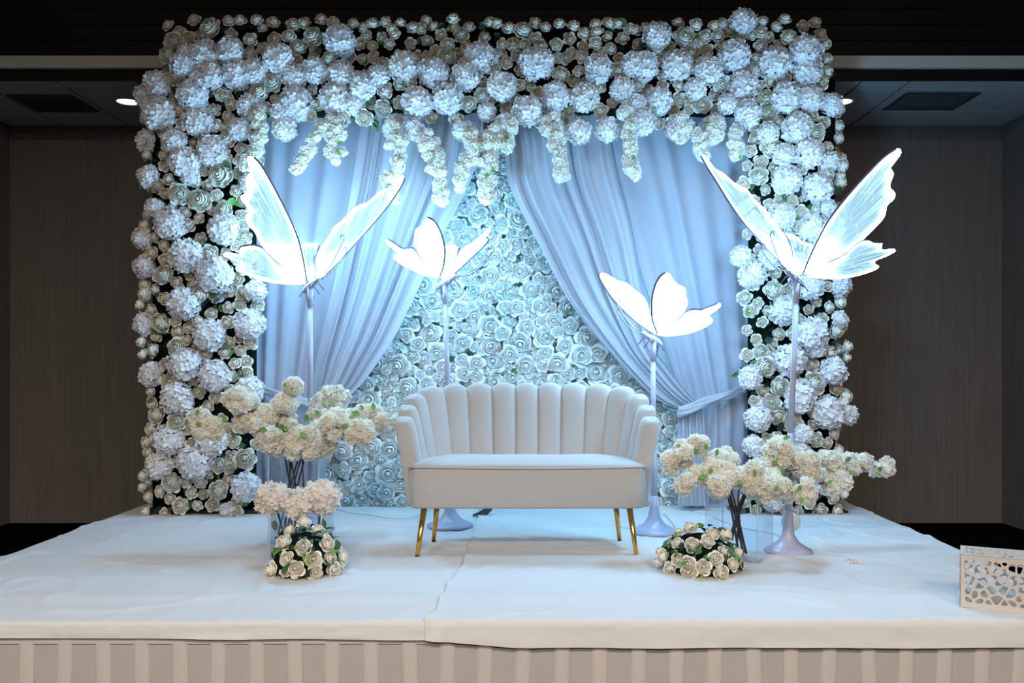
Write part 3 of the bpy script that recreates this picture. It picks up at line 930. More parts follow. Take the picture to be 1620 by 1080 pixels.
# ------------------------------------------------------------------ settee
SET = Vector((.032, 4.68, 0))
se = thing('settee', 'ivory velvet two-seat settee with scalloped channel back and slim brass legs', 'settee', SET)
TOP = [(.068, .62, .905), (.208, .61, .905), (.358, .598, .903), (.50, .555, .895), (.62, .475, .875), (.672, .37, .825), (.682, .25, .765), (.672, .10, .71)]
BOT = [(.064, .475), (.191, .475), (.325, .468), (.434, .445), (.52, .385), (.572, .30), (.592, .20), (.60, .06)]
def channel(ta, tb, ba, bb, ztop, parent):
    ta, tb, ba, bb = [Vector((*q[:2], 0)) for q in (ta, tb, ba, bb)]
    zb = .256
    n, rows = 28, 22
    th = .054
    vs = []
    for j in range(rows):
        v = j / (rows - 1)
        if v < .7: hv, cap = v / .7 * .86, 0.0
        else:
            cap = (v - .7) / .3
            hv = .86 + .14 * math.sin(cap * PI / 2)
        shrink = math.sqrt(max(0, 1 - (cap ** 2))) if cap > 0 else 1
        e = hv ** 1.25
        A, B = ba.lerp(ta, e), bb.lerp(tb, e)
        c, ax = (A + B) / 2, (B - A)
        hw = ax.length / 2 * 1.04
        ax.normalize()
        nr = Vector((-ax.y, ax.x, 0))
        for k in range(n):
            a = 2 * PI * k / n
            ca, sa = math.cos(a), math.sin(a)
            x = math.copysign(abs(ca) ** (.5 + .35 * cap), ca) * hw
            y = math.copysign(abs(sa) ** .32, sa) * th * max(shrink, .04)
            if cap > 0: x *= (1 - .10 * cap ** 3)
            s = x / hw
            z = zb + (ztop - zb) * hv - .032 * s * s * (1 if hv > .8 else hv / .8)
            p = c + ax * x + nr * y
            vs.append((SET.x + p.x, SET.y + p.y, z))
    fs = [(j * n + k, j * n + (k + 1) % n, (j + 1) * n + (k + 1) % n, (j + 1) * n + k) for j in range(rows - 1) for k in range(n)]
    fs += [tuple(reversed(range(n))), tuple((rows - 1) * n + k for k in range(n))]
    m = MB(); m.add(vs, fs)
    m.build('backrest_channel', M['velvet'], parent)
def mir(q): return (-q[0],) + tuple(q[1:])
channel(mir(TOP[0]), TOP[0], mir(BOT[0]), BOT[0], .908, se)
for k in range(7):
    zt = [.908, .906, .902, .888, .845, .785, .728][k]
    channel(TOP[k], TOP[k + 1], BOT[k], BOT[k + 1], zt, se)
    channel(mir(TOP[k + 1]), mir(TOP[k]), mir(BOT[k + 1]), mir(BOT[k]), zt, se)
def plan(t, inset=0.0):
    """outline of the seat block: t in 0..1 round from the front left corner"""
    hw, dp = .625 - inset, .50
    pts = [(-hw, .03 + inset), (-hw + .03, .0 + inset), (0, -.012 + inset), (hw - .03, inset), (hw, .03 + inset), (hw - .005, .25), (hw - .06, .40), (hw - .19, dp - inset), (0, dp + .015 - inset), (-hw + .19, dp - inset), (-hw + .06, .40), (-hw + .005, .25)]
    return pts
def ring(z, inset):
    pts = plan(0, inset)
    out = []
    n = len(pts)
    for i in range(n):
        a, b = Vector((*pts[i], 0)), Vector((*pts[(i + 1) % n], 0))
        for k in range(6):
            p = a.lerp(b, k / 6)
            out.append((SET.x + p.x, SET.y + p.y, z(p.x) if callable(z) else z))
    return out
m = MB()
zr = [(.252, .03), (.250, .008), (.262, 0), (.36, -.004), (.455, 0), (lambda x: .464 - .004 * math.cos(x * 4), .004)]
rings = [ring(z, i) for z, i in zr]
n = len(rings[0])
m.add([p for r_ in rings for p in r_], [(j * n + k, j * n + (k + 1) % n, (j + 1) * n + (k + 1) % n, (j + 1) * n + k) for j in range(len(rings) - 1) for k in range(n)] + [tuple(reversed(range(n)))])
m.build('seat_base', M['velvet'], se)
m = MB()
cu = [(.462, .004), (.472, .004), (.480, .012), (.490, .05), (.498, .11), (.503, .18)]
rings = [ring(z, i) for z, i in cu]
m.add([p for r_ in rings for p in r_] + [(SET.x, SET.y + .25, .505)], [(j * n + k, j * n + (k + 1) % n, (j + 1) * n + (k + 1) % n, (j + 1) * n + k) for j in range(len(rings) - 1) for k in range(n)] + [((len(rings) - 1) * n + k, (len(rings) - 1) * n + (k + 1) % n, len(rings) * n) for k in range(n)])
m.build('seat_cushion', M['velvet'], se)
m = MB()
fr = [Vector((SET.x + x, SET.y + y, .467 - .004 * math.cos(x * 4) + .002 * math.sin(x * 11))) for x, y in ((-.622, .10), (-.626, .03), (-.597, -.002), (-.3, -.009), (0, -.014), (.3, -.009), (.597, -.002), (.626, .03), (.622, .10))]
m.tube(lerp_path(fr, 60), .0055, 8); m.build('piping', M['piping'], se)
for (ax, ay, bx, by, d0, d1) in ((672, 800, 660, 882, 4.76, 4.636), (995, 800, 1007, 879, 4.76, 4.65), (693, 800, 686, 857, 5.02, 5.06), (973, 800, 980, 856, 5.02, 5.06)):
    a, b = P(ax, ay, d0), P(bx, by, d1)
    a.z = .262; b.z = .012
    m = MB(); m.tube([a, a.lerp(b, .5), b], [.0175, .0145, .0115], 16)
    lg = m.build('leg', M['brass'], se)
    m = MB(); m.tube([b + Vector((0, 0, .002)), b - Vector((0, 0, .012))], .0115, 12); m.build('foot', M['rubber'], lg)

# ------------------------------------------------------------------ butterfly lamps
def resample(poly, n):
    return [(p.x, p.y) for p in lerp_path([(a, b, 0) for a, b in poly] , n)]
def wing(parent, B, nrm, poly, mat, rimsl, name, off):
    """poly: outline in pixels, first point at the hub; laid on the real plane through B"""
    C = Vector((0, 0, CAMZ))
    def onplane(px, py):
        d = Vector(((px - CX) / F, 1, -(py - CY) / F))
        return C + d * (nrm.dot(B + off - C) / nrm.dot(d))
    out = [onplane(*p) for p in resample(poly + [poly[0]], 90)[:-1]]
    hub = out[0]
    cen = sum(out, Vector()) / len(out)
    far = max((p - hub).length for p in out)
    e1 = (cen - hub).normalized()
    e2 = nrm.cross(e1)
    facs = [1.0, .95, .88, .76, .6, .4, .2]
    nn = len(out)
    th = nrm.normalized() * .0016
    vs, ed = [], []
    for sgn in (1, -1):
        for f in facs:
            for p in out:
                vs.append(cen + (p - cen) * f + th * sgn); ed.append(f)
        vs.append(cen + th * sgn); ed.append(0.0)
    half = nn * len(facs) + 1
    fs = []
    for s in (0, 1):
        b = s * half
        for j in range(len(facs) - 1):
            for k in range(nn):
                q = (b + j * nn + k, b + j * nn + (k + 1) % nn, b + (j + 1) * nn + (k + 1) % nn, b + (j + 1) * nn + k)
                fs.append(q if s else tuple(reversed(q)))
        for k in range(nn):
            q = (b + (len(facs) - 1) * nn + k, b + (len(facs) - 1) * nn + (k + 1) % nn, b + half - 1)
            fs.append(q if s else tuple(reversed(q)))
    for k in range(nn):
        fs.append((k, (k + 1) % nn, half + (k + 1) % nn, half + k))
    m = MB(); m.add(vs, fs)
    o = m.build(name, mat, parent, origin=hub)
    me = o.data
    at = me.attributes.new('edge', 'FLOAT', 'POINT')
    at.data.foreach_set('value', ed)
    uvl = me.uv_layers.new(name='fibre')
    uvv = []
    for v in vs:
        r = v - hub
        uvv.append((math.atan2(r.dot(e2), r.dot(e1)), r.length / far))
    for lp in me.loops:
        uvl.data[lp.index].uv = uvv[lp.vertex_index]
    i0, i1 = rimsl
    rim = [onplane(*poly[k]) for k in range(i0, i1)]
    m = MB(); m.tube(lerp_path(rim, 40), .006, 6)
    m.build('wing_rim', M['wire'], o)
    return o

def lamp(px_base, D, px_top, py_top, head, wings, crop, big, label, ant, base_r=.145, power=1.0):
    ox, oy, sc = crop
    X0 = (px_base - CX) * D / F
    t = thing('butterfly_lamp', label, 'lamp', (X0, D, 0), 'butterfly lamps on poles')
    T = P(px_top, py_top, D)
    zb = .009
    m = MB(); m.lathe([(base_r * .98, zb), (base_r, zb + .006), (base_r * .98, zb + .014), (base_r * .75, zb + .028), (base_r * .45, zb + .052), (base_r * .26, zb + .09), (.0265, zb + .15), (.023, zb + .22)], 40, (X0, D, 0))
    m.build('base', M['pole'], t)
    m = MB()
    b0 = Vector((X0, D, .20))
    m.tube([b0, b0.lerp(T, .35)], [.0215, .019], 16); 
    po = m.build('pole', M['pole'], t)
    m = MB(); m.tube([b0.lerp(T, .34), T - Vector((0, 0, .12))], [.0165, .0145], 16); m.build('upper_pole', M['pole'], t)
    m = MB(); m.tube([T - Vector((0, 0, .13)), T - Vector((0, 0, .01))], [.018, .018], 16); m.build('collar', M['pole'], t)
    h = Vector((math.cos(head) , -abs(math.sin(head)), .28)).normalized()
    m = MB()
    nb = 14
    L = .20
    pts = [T + h * (L * (k / (nb - 1) - .52)) for k in range(nb)]
    m.tube(pts, [.006 + .016 * math.sin(PI * min(1, (k + .6) / nb)) ** .7 for k in range(nb)], 12)
    bo = m.build('body', M['pole'], t)
    m = MB()
    hd = T + h * .105
    m.lathe([(.001, -.018), (.011, -.014), (.018, 0), (.012, .014), (.001, .018)], 12, hd); m.build('head', M['pole'], t)
    side = Vector((0, 0, 1)).cross(h).normalized()
    for s in (-1, 1):
        m = MB()
        a = hd + Vector((ant[0], -.25 if s > 0 else .02, ant[1])) * (1.0 if s > 0 else .82)
        path = lerp_path([hd, hd.lerp(a, .5) - Vector((0, 0, .03)), a, a + Vector((0, 0, .03)), a + Vector((-.012 * math.copysign(1, ant[0]), 0, .035)), a + Vector((-.014 * math.copysign(1, ant[0]), 0, .018))], 40)
        m.tube(path, .0028, 6); m.build('antenna', M['wire'], t)
    for k in range(3):
        for s in (-1, 1):
            a = T + h * (.06 - .05 * k)
            e = a + side * s * .05 + Vector((0, 0, -.055)) + h * (.03 - .02 * k)
            m = MB(); m.tube([a, a.lerp(e, .5) + Vector((0, 0, .012)), e], .003, 6); m.build('leg', M['wire'], t)
    m = MB()
    m.tube(lerp_path([T - h * .05, T - h * .05 - Vector((0, 0, .06)), T + Vector((-.02 * h.x, .03, -.14)), T + Vector((0, .02, -.22))], 20), .004, 6)
    m.build('cable', M['wire'], t)
    hh = Vector((h.x, h.y, 0)).normalized()
    th = math.radians(43)
    near = Vector((-hh.y, hh.x, 0))
    if near.y > 0: near = -near
    uA = Vector((0, 0, math.cos(th))) + near * math.sin(th)
    uB = Vector((0, 0, math.cos(th))) - near * math.sin(th)
    nA, nB = hh.cross(uA), hh.cross(uB)
    mat = M['wing_big'] if big else M['wing_small']
    B = T + Vector((0, 0, .015))
    for nm, key, poly, rs_ in wings:
        pp = [(ox + a / sc, oy + b / sc) for a, b in poly]
        off = near * .012 if key == 'A' else -near * .012
        wing(t, B, nA if key == 'A' else nB, pp, mat, rs_, nm, off)
    ld = bpy.data.lights.new('wing_hub_light', 'POINT')
    ld.energy = HUB_WATTS * power
    ld.color = GLOW
    ld.shadow_soft_size = .09
    lo = bpy.data.objects.new('wing_hub_light', ld)
    COL.objects.link(lo)
    lo.parent = t
    lo.location = T + Vector((0, -.04, .30 if big else .20)) - t.location

FA1 = [(585, 935), (570, 830), (540, 690), (505, 580), (460, 480), (400, 360), (330, 230), (270, 130), (225, 82), (195, 75), (178, 95), (200, 180), (172, 220), (175, 270), (175, 320), (140, 340), (135, 365), (165, 400), (185, 450), (170, 490), (180, 540), (230, 590), (270, 670), (340, 750), (425, 825), (500, 880), (570, 935)]
HA1 = [(575, 945), (430, 830), (370, 790), (320, 740), (280, 700), (220, 680), (140, 690), (120, 715), (125, 742), (60, 735), (20, 735), (20, 755), (70, 775), (130, 795), (145, 810), (112, 825), (115, 850), (180, 885), (290, 925), (420, 945), (520, 948)]
HB1 = [(605, 940), (580, 850), (560, 760), (548, 690), (575, 670), (615, 675), (655, 667), (668, 685), (655, 740), (635, 770), (645, 850), (635, 920)]
FB1 = [(615, 950), (640, 880), (650, 780), (680, 700), (740, 620), (770, 560), (830, 510), (900, 440), (950, 405), (1000, 390), (1080, 320), (1150, 280), (1200, 230), (1240, 205), (1252, 225), (1230, 280), (1150, 400), (1040, 535), (900, 690), (780, 820), (680, 915), (640, 945)]
FA2 = [(690, 770), (730, 660), (748, 500), (735, 390), (700, 270), (650, 170), (600, 120), (550, 102), (520, 130), (490, 190), (420, 230), (410, 260), (402, 380), (440, 470), (500, 590), (580, 690), (650, 770)]
HA2 = [(665, 790), (500, 600), (440, 510), (380, 450), (310, 450), (260, 450), (180, 395), (100, 350), (72, 365), (100, 405), (160, 455), (205, 500), (170, 530), (175, 570), (260, 640), (400, 710), (520, 755)]
HB2 = [(700, 770), (740, 650), (752, 440), (800, 420), (840, 410), (905, 450), (890, 520), (860, 595), (800, 700), (740, 790)]
FB2 = [(710, 800), (800, 690), (860, 600), (910, 510), (980, 430), (1050, 400), (1130, 340), (1200, 270), (1258, 228), (1265, 250), (1190, 350), (1240, 345), (1235, 375), (1170, 450), (1050, 560), (930, 670), (820, 770), (750, 820)]
FB3 = [(715, 775), (600, 700), (480, 610), (330, 470), (230, 360), (150, 240), (95, 140), (95, 100), (120, 85), (170, 95), (300, 170), (410, 205), (500, 280), (590, 350), (640, 440), (670, 540), (700, 660), (740, 770)]
FA3 = [(755, 775), (700, 620), (690, 480), (700, 340), (740, 200), (800, 110), (850, 82), (890, 95), (930, 150), (980, 210), (1050, 240), (1075, 280), (1080, 350), (1098, 410), (1080, 480), (1030, 550), (960, 630), (870, 720), (780, 790)]
HA3 = [(790, 795), (900, 690), (1000, 600), (1090, 520), (1180, 495), (1250, 500), (1350, 465), (1440, 430), (1475, 435), (1475, 460), (1420, 510), (1345, 565), (1375, 600), (1380, 640), (1300, 700), (1150, 760), (1000, 790), (860, 802)]
HB3 = [(730, 780), (735, 700), (725, 580), (760, 530), (840, 560), (850, 650), (790, 760)]
FB4 = [(690, 905), (640, 880), (560, 800), (440, 670), (330, 550), (230, 410), (150, 280), (80, 170), (40, 95), (50, 80), (80, 110), (110, 165), (150, 190), (200, 220), (270, 280), (350, 320), (410, 400), (480, 460), (530, 540), (590, 610), (630, 680), (660, 760), (700, 890)]
HB4 = [(705, 905), (665, 790), (650, 700), (620, 640), (650, 628), (690, 645), (730, 680), (800, 700), (810, 705), (790, 770), (740, 880)]
FA4 = [(735, 900), (770, 810), (830, 680), (900, 550), (980, 440), (1080, 320), (1190, 200), (1290, 100), (1370, 45), (1408, 55), (1390, 100), (1345, 140), (1330, 175), (1355, 210), (1335, 270), (1330, 310), (1365, 345), (1355, 390), (1310, 430), (1290, 510), (1220, 590), (1160, 650), (1100, 710), (1010, 770), (900, 830), (800, 890)]
HA4 = [(760, 915), (900, 820), (1000, 775), (1070, 720), (1130, 675), (1180, 665), (1225, 682), (1275, 685), (1275, 735), (1355, 728), (1365, 745), (1300, 780), (1235, 805), (1225, 830), (1255, 845), (1230, 870), (1130, 905), (1000, 930), (870, 930)]
a50 = math.radians(50)
lamp(492, 5.4, 491, 452, a50, [('forewing', 'A', FA1, (0, 9)), ('hindwing', 'A', HA1, (1, 8)), ('hindwing', 'B', HB1, (7, 12)), ('forewing', 'B', FB1, (14, 22))], (350, 230, 4.32), True,
     'large glowing butterfly lamp on a pole behind the left blossom vase', (.20, .20), power=.75)
lamp(712, 5.5, 705, 447, a50, [('forewing', 'A', FA2, (0, 8)), ('hindwing', 'A', HA2, (1, 8)), ('hindwing', 'B', HB2, (5, 9)), ('forewing', 'B', FB2, (11, 17))], (600, 330, 7.2), False,
     'small glowing butterfly lamp standing behind the left end of the settee', (.24, .12), power=.5)
lamp(1035, 5.3, 1033, 537, PI - a50, [('forewing', 'B', FB3, (0, 8)), ('forewing', 'A', FA3, (0, 7)), ('hindwing', 'A', HA3, (1, 8)), ('hindwing', 'B', HB3, (1, 4))], (935, 420, 7.2), False,
     'shortest glowing butterfly lamp, beside the right arm of the settee', (-.18, .15), power=.6)
lamp(1247, 4.75, 1259, 441, PI - a50, [('forewing', 'B', FB4, (0, 9)), ('hindwing', 'B', HB4, (1, 4)), ('forewing', 'A', FA4, (0, 9)), ('hindwing', 'A', HA4, (1, 8))], (1100, 225, 4.32), True,
     'large glowing butterfly lamp on a pole at the right, behind the clear square vase', (-.16, .14), .127, 1.15)

# ------------------------------------------------------------------ vases, blossom branches, peach hydrangeas
def vase(cx, cy, half, h, rot, label, z0=.008):
    t = thing('acrylic_vase', label, 'vase', (cx, cy, z0), 'clear square vases')
    q = Matrix.Rotation(rot, 3, 'Z')
    C = [Vector((cx, cy, 0)) + q @ Vector((sx * half, sy * half, 0)) for sx, sy in ((-1, -1), (1, -1), (1, 1), (-1, 1))]
    wt = .005
    for k in range(4):
        a, b = C[k], C[(k + 1) % 4]
        inn = (Vector((cx, cy, 0)) - (a + b) / 2).normalized() * wt
        vs = [a, b, b + inn, a + inn]
        m = MB(); m.add([v + Vector((0, 0, z0 + .006)) for v in vs] + [v + Vector((0, 0, z0 + h)) for v in vs], [(0, 3, 2, 1), (4, 5, 6, 7), (0, 1, 5, 4), (1, 2, 6, 5), (2, 3, 7, 6), (3, 0, 4, 7)])
        m.build('side', M['acrylic'], t, smooth=False)
        m = MB(); m.tube([a + Vector((0, 0, z0 + .004)), a + Vector((0, 0, z0 + h))], .0022, 6); m.build('corner', M['acrylic_edge'], t)
    m = MB(); m.add([v + Vector((0, 0, z0)) for v in C] + [v + Vector((0, 0, z0 + .006)) for v in C], [(0, 3, 2, 1), (4, 5, 6, 7), (0, 1, 5, 4), (1, 2, 6, 5), (2, 3, 7, 6), (3, 0, 4, 7)])
    m.build('bottom', M['acrylic'], t, smooth=False)
    m = MB()
    m.tube([c + Vector((0, 0, z0 + h)) for c in C + [C[0]]], .0025, 6); m.build('lip', M['acrylic_edge'], t)
    return t
LV = (P(465, 0, 4.95).x, 4.95 + .13)
vase(LV[0], LV[1], .14, .56, 0, 'tall clear vase of bare brown stems behind the peach hydrangeas')
FVX = P(467, 0, 4.55).x
vase(FVX, 4.69, .133, .29, 0, 'short clear vase under the peach hydrangeas, behind the left rose posy')
RV = (1.139, 4.6255)
vase(RV[0], RV[1], .135, .43, math.radians(58.5), 'clear square vase turned cornerwise, between the right posy and a butterfly lamp')

def branch(foot, path, label, n, mat='cream', br=11.5, spread=16, leaves=4, group=None):
    """foot: world point in the vase; path: (px, py, D) from the vase mouth to the tip; blossoms crowd the last part"""
    pts = lerp_path([foot] + [P(*p) for p in path], 44)
    t = thing('blossom_branch', label, 'branch', foot, group)
    m = MB()
    m.tube(pts, [.0068 - .0045 * i / 43 for i in range(44)], 7)
    m.build('stem', M['stem'], t)
    mouth = P(*path[0])
    i0 = min(range(44), key=lambda i: (pts[i] - mouth).length)
    i0 += 3
    length = sum((pts[i + 1] - pts[i]).length for i in range(i0, 43)) * F / pts[43].y
    nc = max(2, int(length / (spread * 1.25)))
    clumps = []
    for c in range(nc):
        i = min(43, i0 + int((43.5 - i0) * (c + .75 + R.uniform(-.25, .25)) / nc))
        rad = spread * R.uniform(.75, 1.3) * (1 - .25 * c / nc)
        off = Vector((R.uniform(-.5, .5), R.uniform(-.5, .5), R.uniform(-.6, .6))) * rad
        clumps.append((pts[i] + off * pts[i].y / F, rad * pts[i].y / F))
    for k in range(n):
        p, rad = clumps[k % nc]
        v = Vector((R.gauss(0, 1), R.gauss(0, 1), R.gauss(0, 1))).normalized() * rad * R.uniform(.45, .85)
        dr = v.normalized() + Vector((0, -.5, .1)) + Vector((R.uniform(-.3, .3), 0, R.uniform(-.3, .3)))
        inst('blossom', pick(mat), t, p + v, face_quat(dr, R.uniform(0, 6)), br * .92 * R.uniform(.75, 1.15) * p.y / F)
    for k in range(leaves):
        i = R.randrange(i0, 43)
        p = pts[i]
        inst('leaf', pick('leaf_light'), t, p + Vector((R.uniform(-.03, .03), -spread * p.y / F * 1.05, R.uniform(-.02, .05))), face_quat((R.uniform(-.6, .6), -1, R.uniform(-.2, .7)), R.uniform(0, 6)), R.uniform(10, 15) * p.y / F)
gl, gr = 'blossom branches in the tall left vase', 'blossom branches in the right vase'
def lf(px, d): return Vector((P(px, 0, d).x, d, .03))
branch(lf(470, 5.05), [(447, 705, 5.05), (420, 678, 5.0), (375, 668, 4.95), (335, 668, 4.92), (296, 672, 4.9)], 'cream blossom branch reaching furthest left, low across the left flower column', 62, group=gl)
branch(lf(480, 5.10), [(455, 702, 5.08), (432, 672, 5.0), (398, 650, 4.95), (366, 634, 4.92)], 'cream blossom branch rising to the upper left from the tall left vase', 54, br=12, spread=20, group=gl)
branch(lf(450, 5.08), [(462, 703, 5.06), (452, 668, 5.03), (450, 638, 5.02), (462, 606, 5.0)], 'cream blossom branch standing tallest in the left vase', 46, spread=15, group=gl)
branch(lf(440, 5.14), [(478, 705, 5.16), (500, 665, 5.22), (522, 640, 5.26), (528, 615, 5.28)], 'pale blossom branch at the back of the left vase, in front of the left swag', 44, 'blossom', spread=20, group=gl)
branch(lf(445, 5.04), [(482, 708, 5.02), (515, 690, 4.98), (550, 680, 4.96), (582, 676, 4.95)], 'cream blossom branch spreading right and low from the tall left vase', 54, spread=20, group=gl)
branch(lf(452, 5.09), [(490, 702, 5.1), (530, 672, 5.1), (572, 655, 5.1), (608, 662, 5.1), (636, 672, 5.1)], 'cream blossom branch reaching furthest right, towards the settee arm', 54, spread=15, group=gl)
branch(lf(485, 5.0), [(478, 712, 4.97), (485, 698, 4.9), (478, 686, 4.84)], 'cream blossom branch with a big cluster at the front of the tall left vase', 42, spread=24, leaves=3, group=gl)
branch(lf(462, 5.06), [(456, 708, 5.0), (438, 692, 4.93), (432, 686, 4.88)], 'short cream blossom branch above the left peach hydrangea', 34, spread=22, leaves=2, group=gl)

def rf(dx, dy): return Vector((RV[0] + dx, RV[1] + dy, .03))
branch(rf(.02, .0), [(1152, 775, 4.6), (1132, 735, 4.58), (1105, 708, 4.55), (1075, 715, 4.52), (1052, 735, 4.5)], 'cream blossom branch arching furthest left from the right vase', 62, spread=20, leaves=7, group=gr)
branch(rf(-.01, -.03), [(1150, 782, 4.55), (1120, 755, 4.48), (1090, 752, 4.44), (1078, 775, 4.42)], 'cream blossom branch drooping over the right rose posy', 40, spread=13, leaves=4, group=gr)
branch(rf(.03, -.02), [(1158, 780, 4.5), (1142, 762, 4.42), (1128, 778, 4.36)], 'cream blossom branch ending in a round cluster above the right posy', 40, spread=20, leaves=2, group=gr)
branch(rf(-.05, .02), [(1178, 778, 4.62), (1205, 745, 4.62), (1225, 715, 4.62), (1240, 698, 4.62)], 'cream blossom branch rising highest from the right vase', 62, spread=25, leaves=3, group=gr)
branch(rf(-.06, .0), [(1182, 780, 4.58), (1222, 752, 4.55), (1262, 742, 4.54), (1285, 735, 4.54)], 'thick cream blossom branch spreading right across the lamp pole', 66, spread=27, leaves=3, group=gr)
branch(rf(-.03, -.05), [(1175, 785, 4.5), (1205, 770, 4.44), (1245, 775, 4.40), (1285, 784, 4.38)], 'cream blossom branch hanging low at the right of the right vase', 62, spread=21, leaves=3, group=gr)
branch(rf(-.06, .05), [(1185, 775, 4.7), (1250, 735, 4.75), (1310, 732, 4.78), (1355, 735, 4.8), (1394, 738, 4.82)], 'pale blossom branch reaching furthest right, beyond the flower arch', 72, 'blossom', spread=18, leaves=6, group=gr)
branch(rf(-.05, .03), [(1180, 778, 4.66), (1240, 765, 4.70), (1290, 765, 4.72), (1340, 762, 4.74)], 'pale blossom branch under the furthest right one', 50, 'blossom', spread=18, leaves=3, group=gr)
branch(rf(.0, -.06), [(1168, 785, 4.48), (1178, 765, 4.42), (1188, 742, 4.38)], 'cream blossom branch filling the middle of the right bouquet', 50, spread=25, leaves=3, group=gr)

def hyd_stem(px, py, r, d, foot, label):
    c = P(px, py, d)
    t = thing('hydrangea_stem', label, 'flower', foot, 'peach hydrangeas in the short left vase')
    m = MB(); m.tube(lerp_path([foot, foot.lerp(c, .6) + Vector((0, .02, 0)), c], 14), .0055, 7); m.build('stem', M['stem_green'], t)
    inst('flower_head', pick('peach'), t, c, face_quat((R.uniform(-.2, .2), -.9, .5), R.uniform(0, 6)), r * d / F)
    inst('leaf', pick('leaf'), t, c + Vector((0.02, -.05, -.10)), face_quat((.1, -1, .3), 3.3), .06)
hyd_stem(432, 789, 27, 4.62, Vector((FVX - .07, 4.66, .03)), 'peach hydrangea at the left of the three in the short vase')
hyd_stem(473, 797, 25, 4.57, Vector((FVX + .0, 4.64, .03)), 'peach hydrangea in the middle of the three, hanging lowest')
hyd_stem(508, 787, 29, 4.62, Vector((FVX + .07, 4.68, .03)), 'largest peach hydrangea, at the right of the three in the short vase')

# ------------------------------------------------------------------ rose posies
def posy(cx, cy, rad, h, spots, label):
    t = thing('rose_posy', label, 'bouquet', (cx, cy, .01), 'ivory rose posies at the front of the stage')
    m = MB()
    m.lathe([(rad * .62, .012), (rad * .80, .02), (rad * .78, h * .3), (rad * .62, h * .55), (rad * .36, h * .74), (rad * .05, h * .80)], 24, (cx, cy, 0))
    m.build('foliage_core', M['moss'], t)
    D = cy
    def surf(px, py):
        """point of the dome under a pixel"""
        d = Vector(((px - CX) / F, 1, -(py - CY) / F))
        best = None
        for k in range(200):
            tt = cy - rad * 1.05 + k * rad * 1.05 / 200
            p = Vector((0, 0, CAMZ)) + d * tt
            q = ((p.x - cx) ** 2 + (p.y - cy) ** 2) / (rad * .9) ** 2 + (max(p.z, 0) / (h * .9)) ** 2
            if q <= 1: return p
            if best is None or q < best[0]: best = (q, p)
        return best[1]
    for px, py, r in spots:
        p = surf(px, py)
        p.z = max(p.z, .035)
        n_ = Vector(((p.x - cx) / rad ** 2, (p.y - cy) / rad ** 2, p.z / h ** 2)).normalized()
        n_ = (n_ + Vector((0, -.35, .1))).normalized()
        inst('rose', pick('posyrose'), t, p - n_ * .012, face_quat(n_, R.uniform(0, 6)), r * 1.08 * p.y / F)
    for k in range(9):                            # roses round the far side
        a = R.uniform(.15, .85) * PI
        e = R.uniform(.1, 1.0)
        p = Vector((cx + math.cos(a) * rad * .85 * math.cos(e), cy + math.sin(a) * rad * .85 * math.cos(e), max(.04, h * .82 * math.sin(e))))
        inst('rose', pick('posyrose'), t, p, face_quat((p - Vector((cx, cy, 0))), R.uniform(0, 6)), .042)
    for k in range(110):
        a, e = R.uniform(0, 2 * PI), math.asin(R.uniform(0.02, .98))
        n_ = Vector((math.cos(a) * math.cos(e), math.sin(a) * math.cos(e), math.sin(e)))
        p = Vector((cx + n_.x * rad * .88, cy + n_.y * rad * .88, .02 + n_.z * h * .86))
        q = face_quat(n_ + Vector((R.uniform(-.9, .9), R.uniform(-.9, .9), R.uniform(-.6, .9))), R.uniform(0, 6))
        inst('leaf', pick(R.choice(('leaf', 'leaf', 'leaf_dark', 'leaf_light'))), t, p, q, R.uniform(.028, .055))
def crop2(l): return [(330 + a / 2.92, 570 + b / 2.92, r / 2.92) for a, b, r in l]
posy(P(484, 0, 4.31).x, 4.31, .195, .245, crop2([(442, 752, 36), (375, 785, 30), (505, 787, 36), (348, 840, 42), (440, 865, 42), (550, 850, 38), (310, 870, 24), (360, 918, 36), (485, 920, 42), (562, 912, 34), (622, 905, 32), (290, 975, 40), (405, 962, 40), (350, 990, 24), (493, 983, 38), (575, 990, 38), (618, 955, 26), (330, 1005, 12)]),
     'dome of ivory roses on the stage in front of the left vases')
def crop3(l): return [(1010 + a / 3.856, 660 + b / 3.856, r / 3.856) for a, b, r in l]
posy(P(1107, 0, 4.33).x, 4.33, .222, .235, crop3([(315, 680, 52), (240, 700, 34), (235, 765, 38), (327, 778, 50), (422, 755, 50), (525, 720, 55), (455, 710, 40), (150, 850, 44), (240, 868, 44), (192, 930, 46), (305, 895, 52), (395, 912, 50), (472, 865, 50), (525, 815, 42), (577, 897, 42), (612, 822, 36), (308, 968, 54), (505, 962, 54), (630, 930, 36), (120, 880, 36), (125, 815, 30), (112, 920, 26)]),
     'dome of ivory roses on the stage in front of the right vase')

